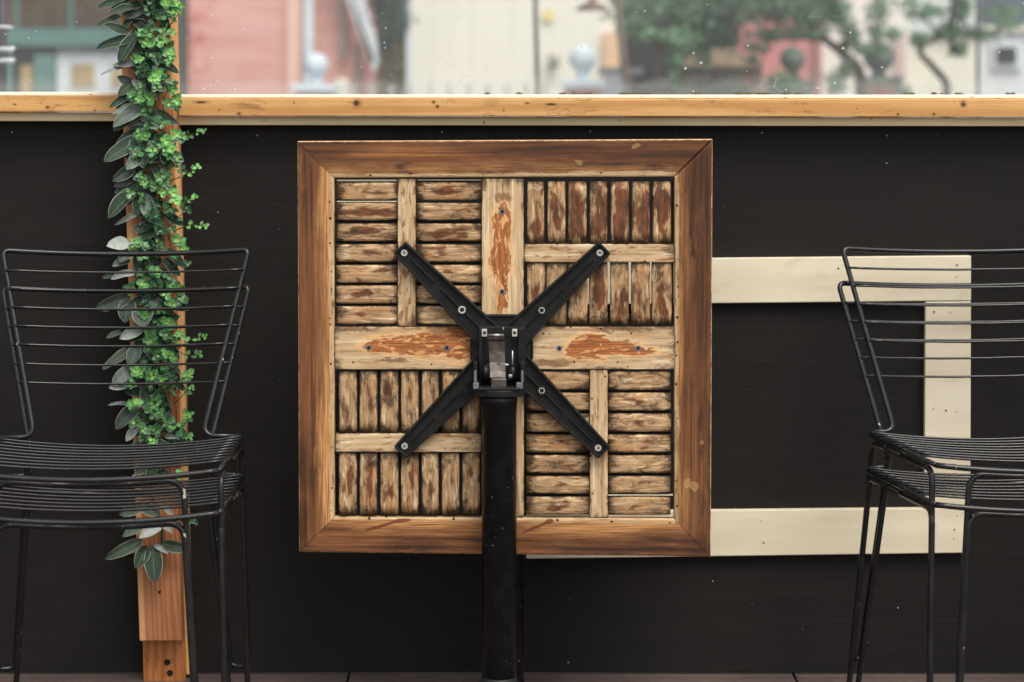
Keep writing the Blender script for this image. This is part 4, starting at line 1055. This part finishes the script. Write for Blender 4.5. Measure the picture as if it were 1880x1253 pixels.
# gate pillars
brick = siding('pillar_brick', lin(158, 104, 92), .075, False, .5, .15)
stone = plain('pale_stone', lin(196, 208, 216), .7, .08, 8); dstone = plain('mossy_stone', lin(88, 100, 92), .8, .25, 9)
def pillar(px, bx, r_, cap, m, mb, lb, d=22):
    q = P(px, 0, d); e = empty('gate_pillar', (q.x, d + .22, .03), lb, 'pillar', 'gate pillars with ball finials'); L = e.location
    y0, y1, hw = cap; k = d / F; zc0 = P(0, y1, d).z - L.z; zc1 = P(0, y0, d).z - L.z; hw = hw * k
    bm = bmesh.new(); add_box(bm, -hw * .84, hw * .84, -hw * .84, hw * .84, -.03, zc0 - .002); obj('shaft', bm, mb, e)
    bm = bmesh.new(); add_box(bm, -hw, hw, -hw, hw, zc0, zc1); bevel(bm, .012, 2); obj('cap', bm, m, e)
    zb_ = P(0, bx, d).z - L.z; rr = r_ * k; prof = [(rr * .55, zc1 - .01), (rr * .5, zc1 + .02), (rr * .42, zb_ - rr * .95)]
    for j in range(3, 17): a = math.pi * j / 16; prof.append((max(.001, rr * math.sin(a)), zb_ - rr * math.cos(a)))
    bm = bmesh.new(); add_lathe(bm, prof, (0, 0, 0), 28); obj('ball_finial', bm, m, e)
pillar(577, 120, 23, (155, 170, 42), stone, brick, 'pale gate pillar with ball before the pink house')
pillar(1071, 108, 25, (147, 161, 40), stone, brick, 'pale gate pillar with ball before the cream building')
pillar(1460, 108, 24, (146, 158, 40), dstone, dstone, 'dark mossy gate pillar with ball before the rose wall')
pillar(1620, 104, 29, (141, 154, 40), dstone, brick, 'red brick gate pillar with dark ball beside the crooked tree')
# poles and the lamp
def pole(px0, py0, px1, py1, d, r, m, lb, name='pole'):
    a = P(px1, py1, d); b = P(px0, py0, d); k = (-.1 - b.z) / (a.z - b.z); base = b.lerp(a, k)
    e = empty(name, base, lb, 'pole'); bm = bmesh.new(); add_tube(bm, [Vector((0, 0, 0)), (b - base) * .5, b - base], [r, r * .95, r * .9], 14); obj('shaft', bm, m, e)
    bm = bmesh.new(); add_lathe(bm, [(r * 2, 0), (r * 2, .02), (r * 1.2, .05)], (0, 0, 0), 16); obj('collar', bm, m, e); return e
dk = plain('dark_pole_paint', lin(58, 62, 60), .5, .2, 3); wd_ = plain('grey_brown_timber', lin(112, 98, 90), .8, .2, 3)
pole(972, -420, 987, 172, 14, .014, dk, 'thin dark pole standing before the cream building')
pole(1793, -420, 1795, 172, 17, .013, dk, 'thin dark pole beside the white garage')
e = pole(1085, -420, 1152, 172, 17, .028, wd_, 'leaning grey wooden pole that carries a brown lamp', 'lamp_pole'); L = e.location
a = P(1100, -18, 16.95) - L; b = P(1087, -30, 16.8) - L; c_ = P(1087, 8, 16.8) - L
bm = bmesh.new(); add_tube(bm, fillet([P(1112, -20, 17) - L, b, c_], .03), .008, 8); obj('lamp_arm', bm, dk, e)
bm = bmesh.new(); add_lathe(bm, [(.118, -.045), (.12, -.035), (.07, .0), (.03, .015), (.012, .06)], c_, 28); obj('lamp_shade', bm, plain('brown_enamel', lin(104, 84, 70), .4, .15, 5), e)
# near pole with white clamps, left edge
pm = plain('purple_grey_pole', lin(56, 48, 58), .5, .15, 6); e = pole(8, -420, 4, 172, 7.5, .016, pm, 'purple grey pole with white clamps at the far left'); L = e.location
for y_ in (50, 91, 112):
    bm = bmesh.new(); q = P(8, y_, 7.46) - L
    add_tube(bm, [q + Vector((-.03, 0, 0)), q + Vector((.012, 0, 0)), q + Vector((.026, 0, -.003))], [.006, .008 if y_ > 60 else .005, .010 if y_ > 60 else .005], 10)
    if y_ > 60: add_tube(bm, [q + Vector((.018, 0, -.008)), q + Vector((.030, 0, .006))], .007, 8)
    obj('clamp', bm, bwhite, e)
# dark porch
h = bldg('dark_porch', 1240, 26, 'dark shaded porch behind the green conifer')
part('wall', h, plain('dark_boards', lin(62, 60, 58), .7, .25, 2), (1138, 1352, -700, GR, 26.2, 33)); part('doorway', h, plain('black_recess', lin(24, 26, 28), .7, .3, 2), (1152, 1244, 62, GR, 26.0, 26.19))
part('beam', h, plain('grey_beam', lin(96, 98, 100), .6, .1, 3), (1100, 1180, 124, 138, 24.6, 24.75), (1262, 1400, 124, 136, 24.6, 24.75))
part('low_wall', h, plain('dusty_pink_wall', lin(150, 122, 112), .7, .15, 3), (1246, 1400, 137, 150, 24.7, 24.9), (1246, 1400, 151, GR, 24.75, 24.9))
part('panel', h, plain('slate_panel', lin(128, 132, 138), .6, .1, 3), (1106, 1156, 139, GR, 24.6, 24.7))
bm = bmesh.new(); L = h.location; pts = [P(1262, 122, 24.4), P(1405, 122, 24.4), P(1330, 84, 24.4), P(1300, 88, 24.4)]
add_prism(bm, [(p.x - L.x, p.z - L.z) for p in pts], 24.4 - L.y, 25.9 - L.y); obj('porch_roof', bm, plain('brown_shingle', lin(136, 120, 96), .8, .2, 4), h)
h = bldg('rose_house', 1430, 27, 'rose pink rendered house behind the trees')
part('wall', h, plain('rose_render', lin(204, 136, 134), .7, .12, .8), (1348, 1503, -700, GR, 27, 34)); part('corner_trim', h, plain('rose_trim', lin(170, 120, 112), .6), (1498, 1508, -700, GR, 26.9, 26.99))
h = bldg('white_house', 1585, 28, 'off white rendered house behind the crooked trees')
part('wall', h, plain('off_white_render', lin(226, 224, 216), .7, .05, .8), (1509, 1668, -700, GR, 28, 34)); part('plinth', h, plain('grey_plinth', lin(196, 176, 170), .7), (1646, 1664, 60, GR, 27.9, 27.99))
h = bldg('cream_shed', 1730, 28.6, 'pale cream wall of the shed between two trees')
part('wall', h, plain('shed_cream', lin(216, 212, 196), .7, .05, .8), (1664, 1798, -700, GR, 28.6, 33)); part('top_band', h, plain('shed_band', lin(196, 204, 200), .7, .05, .8), (1664, 1796, -700, 60, 28.5, 28.59))
h = bldg('white_garage', 1900, 29, 'white garage with slate roof edge and a small dark window')
part('wall', h, plain('garage_white', lin(208, 212, 214), .6, .05, 1), (1799, 2900, 46, GR, 29, 35)); part('roof', h, siding('slate_courses', lin(86, 96, 106), .16, False, .6, .15), (1796, 2900, -700, 45, 28.9, 35))
part('fascia', h, ivory, (1799, 2900, 46, 56, 28.9, 28.99)); wf = part('window', h, bwhite, (1821, 1876, 78, 127, 28.93, 28.99), bv=.01)
part('pane', h, darkg, (1830, 1866, 87, 117, 28.9, 28.928))
# ------------------------------------------------------------------ trees
def m_leaf(name, a, b):
    n = N(name); at = n.new('Attribute', attribute_name='tone')
    return n.fin(n.mix(at.outputs['Fac'], a, b), .6)
mlf = m_leaf('tree_leaves', lin(30, 58, 46), lin(128, 168, 128)); mbk = plain('tree_bark', lin(74, 66, 60), .9, .25, 6, .4)
def clumps(bm, cl, d, size, L, depth=.35):
    tl = bm.verts.layers.float.get('tone') or bm.verts.layers.float.new('tone')
    for (px, py, rx, ry, n_, tone) in cl:
        c = P(px, py, d) - L; k = d / F
        for _ in range(n_):
            v = Vector((random.gauss(0, .45), random.gauss(0, .45), random.gauss(0, .45)))
            q = c + Vector((v.x * rx * k, v.y * depth, v.z * ry * k)); s = size * random.uniform(.6, 1.3)
            e = Euler((random.uniform(0, 6), random.uniform(0, 6), random.uniform(0, 6))).to_matrix(); t = min(1, max(0, tone + random.uniform(-.25, .25)))
            vs = []
            for p in ((-1, 0, 0), (0, -.4, 0), (1, 0, 0), (0, .4, 0)):
                w0 = bm.verts.new(q + e @ (Vector(p) * s)); w0[tl] = t; vs.append(w0)
            bm.faces.new(vs)
def tree(name, trunk, d, r0, cl, lb, cat='tree', limbs=(), size=.035, grp=None):
    pts = [P(x, y, d) for x, y in trunk]; b = pts[0].copy(); b.z = -.1; b.x += (pts[0].x - pts[1].x) * .3
    e = empty(name, b, lb, cat, grp); L = e.location; fl = fillet([b] + pts, .12, 5); n_ = len(fl)
    bm = bmesh.new(); add_tube(bm, [p - L for p in fl], [r0 * (1.15 - .8 * i / n_) for i in range(n_)], 9)
    for lm in limbs:
        q = fillet([P(x, y, d) - L for x, y in lm], .1, 4); add_tube(bm, q, [r0 * .5 * (1 - .7 * i / len(q)) for i in range(len(q))], 7)
    obj('trunk' if r0 > .012 else 'stem', bm, mbk, e); bm = bmesh.new(); clumps(bm, cl, d, size, L); obj('crown', bm, mlf, e); return e
tree('conifer', [(1215, 172), (1210, 60), (1205, -160)], 21, .05, [(1200, -60, 90, 60, 1500, .5), (1190, 10, 62, 40, 1300, .55), (1260, 15, 60, 40, 900, .35), (1170, 45, 34, 22, 420, .5), (1215, 62, 60, 12, 420, .85), (1260, 74, 34, 9, 200, .8), (1300, 55, 40, 30, 420, .3), (1236, 118, 16, 34, 160, .6), (1320, 20, 50, 44, 900, .12), (1330, 72, 36, 20, 300, .12), (1290, 100, 16, 30, 130, .35), (1250, 80, 20, 20, 220, .7)],
     'bushy green conifer before the dark porch', limbs=[((1210, 60), (1260, 30), (1320, 25)), ((1208, 40), (1170, 20), (1150, -10))])
tree('crooked_tree', [(1582, 172), (1578, 125), (1548, 98), (1516, 74), (1480, 40), (1440, -60)], 20.5, .055,
     [(1395, 5, 66, 40, 1000, .3), (1460, 14, 60, 38, 900, .4), (1510, 20, 38, 38, 560, .35), (1420, 62, 46, 14, 170, .35), (1480, 62, 40, 12, 240, .3), (1392, 88, 26, 9, 70, .3), (1545, 26, 18, 40, 170, .5), (1562, 66, 16, 28, 200, .4), (1592, 92, 12, 9, 60, .4), (1450, -70, 120, 50, 1300, .45), (1550, 130, 14, 22, 70, .45), (1535, 155, 20, 22, 150, .55), (1380, 110, 24, 9, 60, .3)],
     'crooked dark pine leaning left over the rose wall', limbs=[((1548, 98), (1560, 60), (1545, 10)), ((1516, 74), (1460, 66), (1400, 80)), ((1480, 40), (1500, 0), (1510, -60))])
tree('bent_tree', [(1738, 172), (1738, 152), (1712, 122), (1688, 98), (1692, 84), (1735, 66), (1752, 10), (1760, -80)], 20, .034,
     [(1748, 58, 26, 16, 210, .3), (1700, 22, 40, 14, 150, .5), (1762, 16, 18, 34, 200, .3), (1756, 92, 16, 12, 110, .45), (1800, 62, 26, 9, 140, .3), (1660, 6, 18, 10, 40, .5), (1850, 46, 40, 7, 90, .6), (1845, 22, 36, 9, 90, .65), (1770, -60, 60, 40, 700, .4), (1688, 74, 14, 12, 80, .45)],
     'slim tree with a sharply bent trunk before the cream shed', limbs=[((1735, 66), (1700, 40), (1660, 10)), ((1740, 60), (1790, 62), (1850, 50)), ((1740, 60), (1754, 90), (1758, 108))])
tree('sapling', [(1611, 172), (1612, 90), (1617, -60)], 19.5, .011, [(1617, -20, 22, 30, 110, .5), (1614, 20, 24, 24, 90, .45), (1612, 60, 20, 24, 80, .4), (1600, 92, 30, 14, 150, .3), (1640, 60, 14, 12, 50, .6)], 'thin sapling standing before the brick gate pillar', limbs=[((1612, 60), (1600, 40), (1590, 30)), ((1613, 50), (1632, 38), (1644, 20))])
for x0, rx, ry, n_, tn, lb in ((1315, 60, 26, 600, .25, 'low dark shrub under the porch roof'), (1440, 44, 30, 520, .6, 'pale green shrub under the mossy pillar'), (1245, 14, 30, 200, .55, 'narrow shrub beside the dark doorway'), (1655, 16, 9, 60, .5, 'small tuft beside the brick gate pillar')):
    py = {1315: 166, 1440: 160, 1245: 148, 1655: 166}[x0]; d = 21.5
    tree('shrub', [(x0, 185), (x0 + 2, py)], d, .011, [(x0, py, rx, ry, n_, tn), (x0, py + 90, rx, 60, n_, tn)], lb, 'shrub', grp='shrubs across the street')
tree('dark_bush', [(716, 172), (716, 60), (712, -60)], 24, .04, [(714, -10, 34, 50, 1500, .05), (722, 30, 28, 26, 900, .0), (722, 58, 20, 18, 420, .0), (706, 70, 12, 24, 220, .05), (700, 100, 5, 16, 60, .1), (720, -90, 50, 60, 900, .1)], 'dark leafy bush in the gap beside the pink house', 'bush')
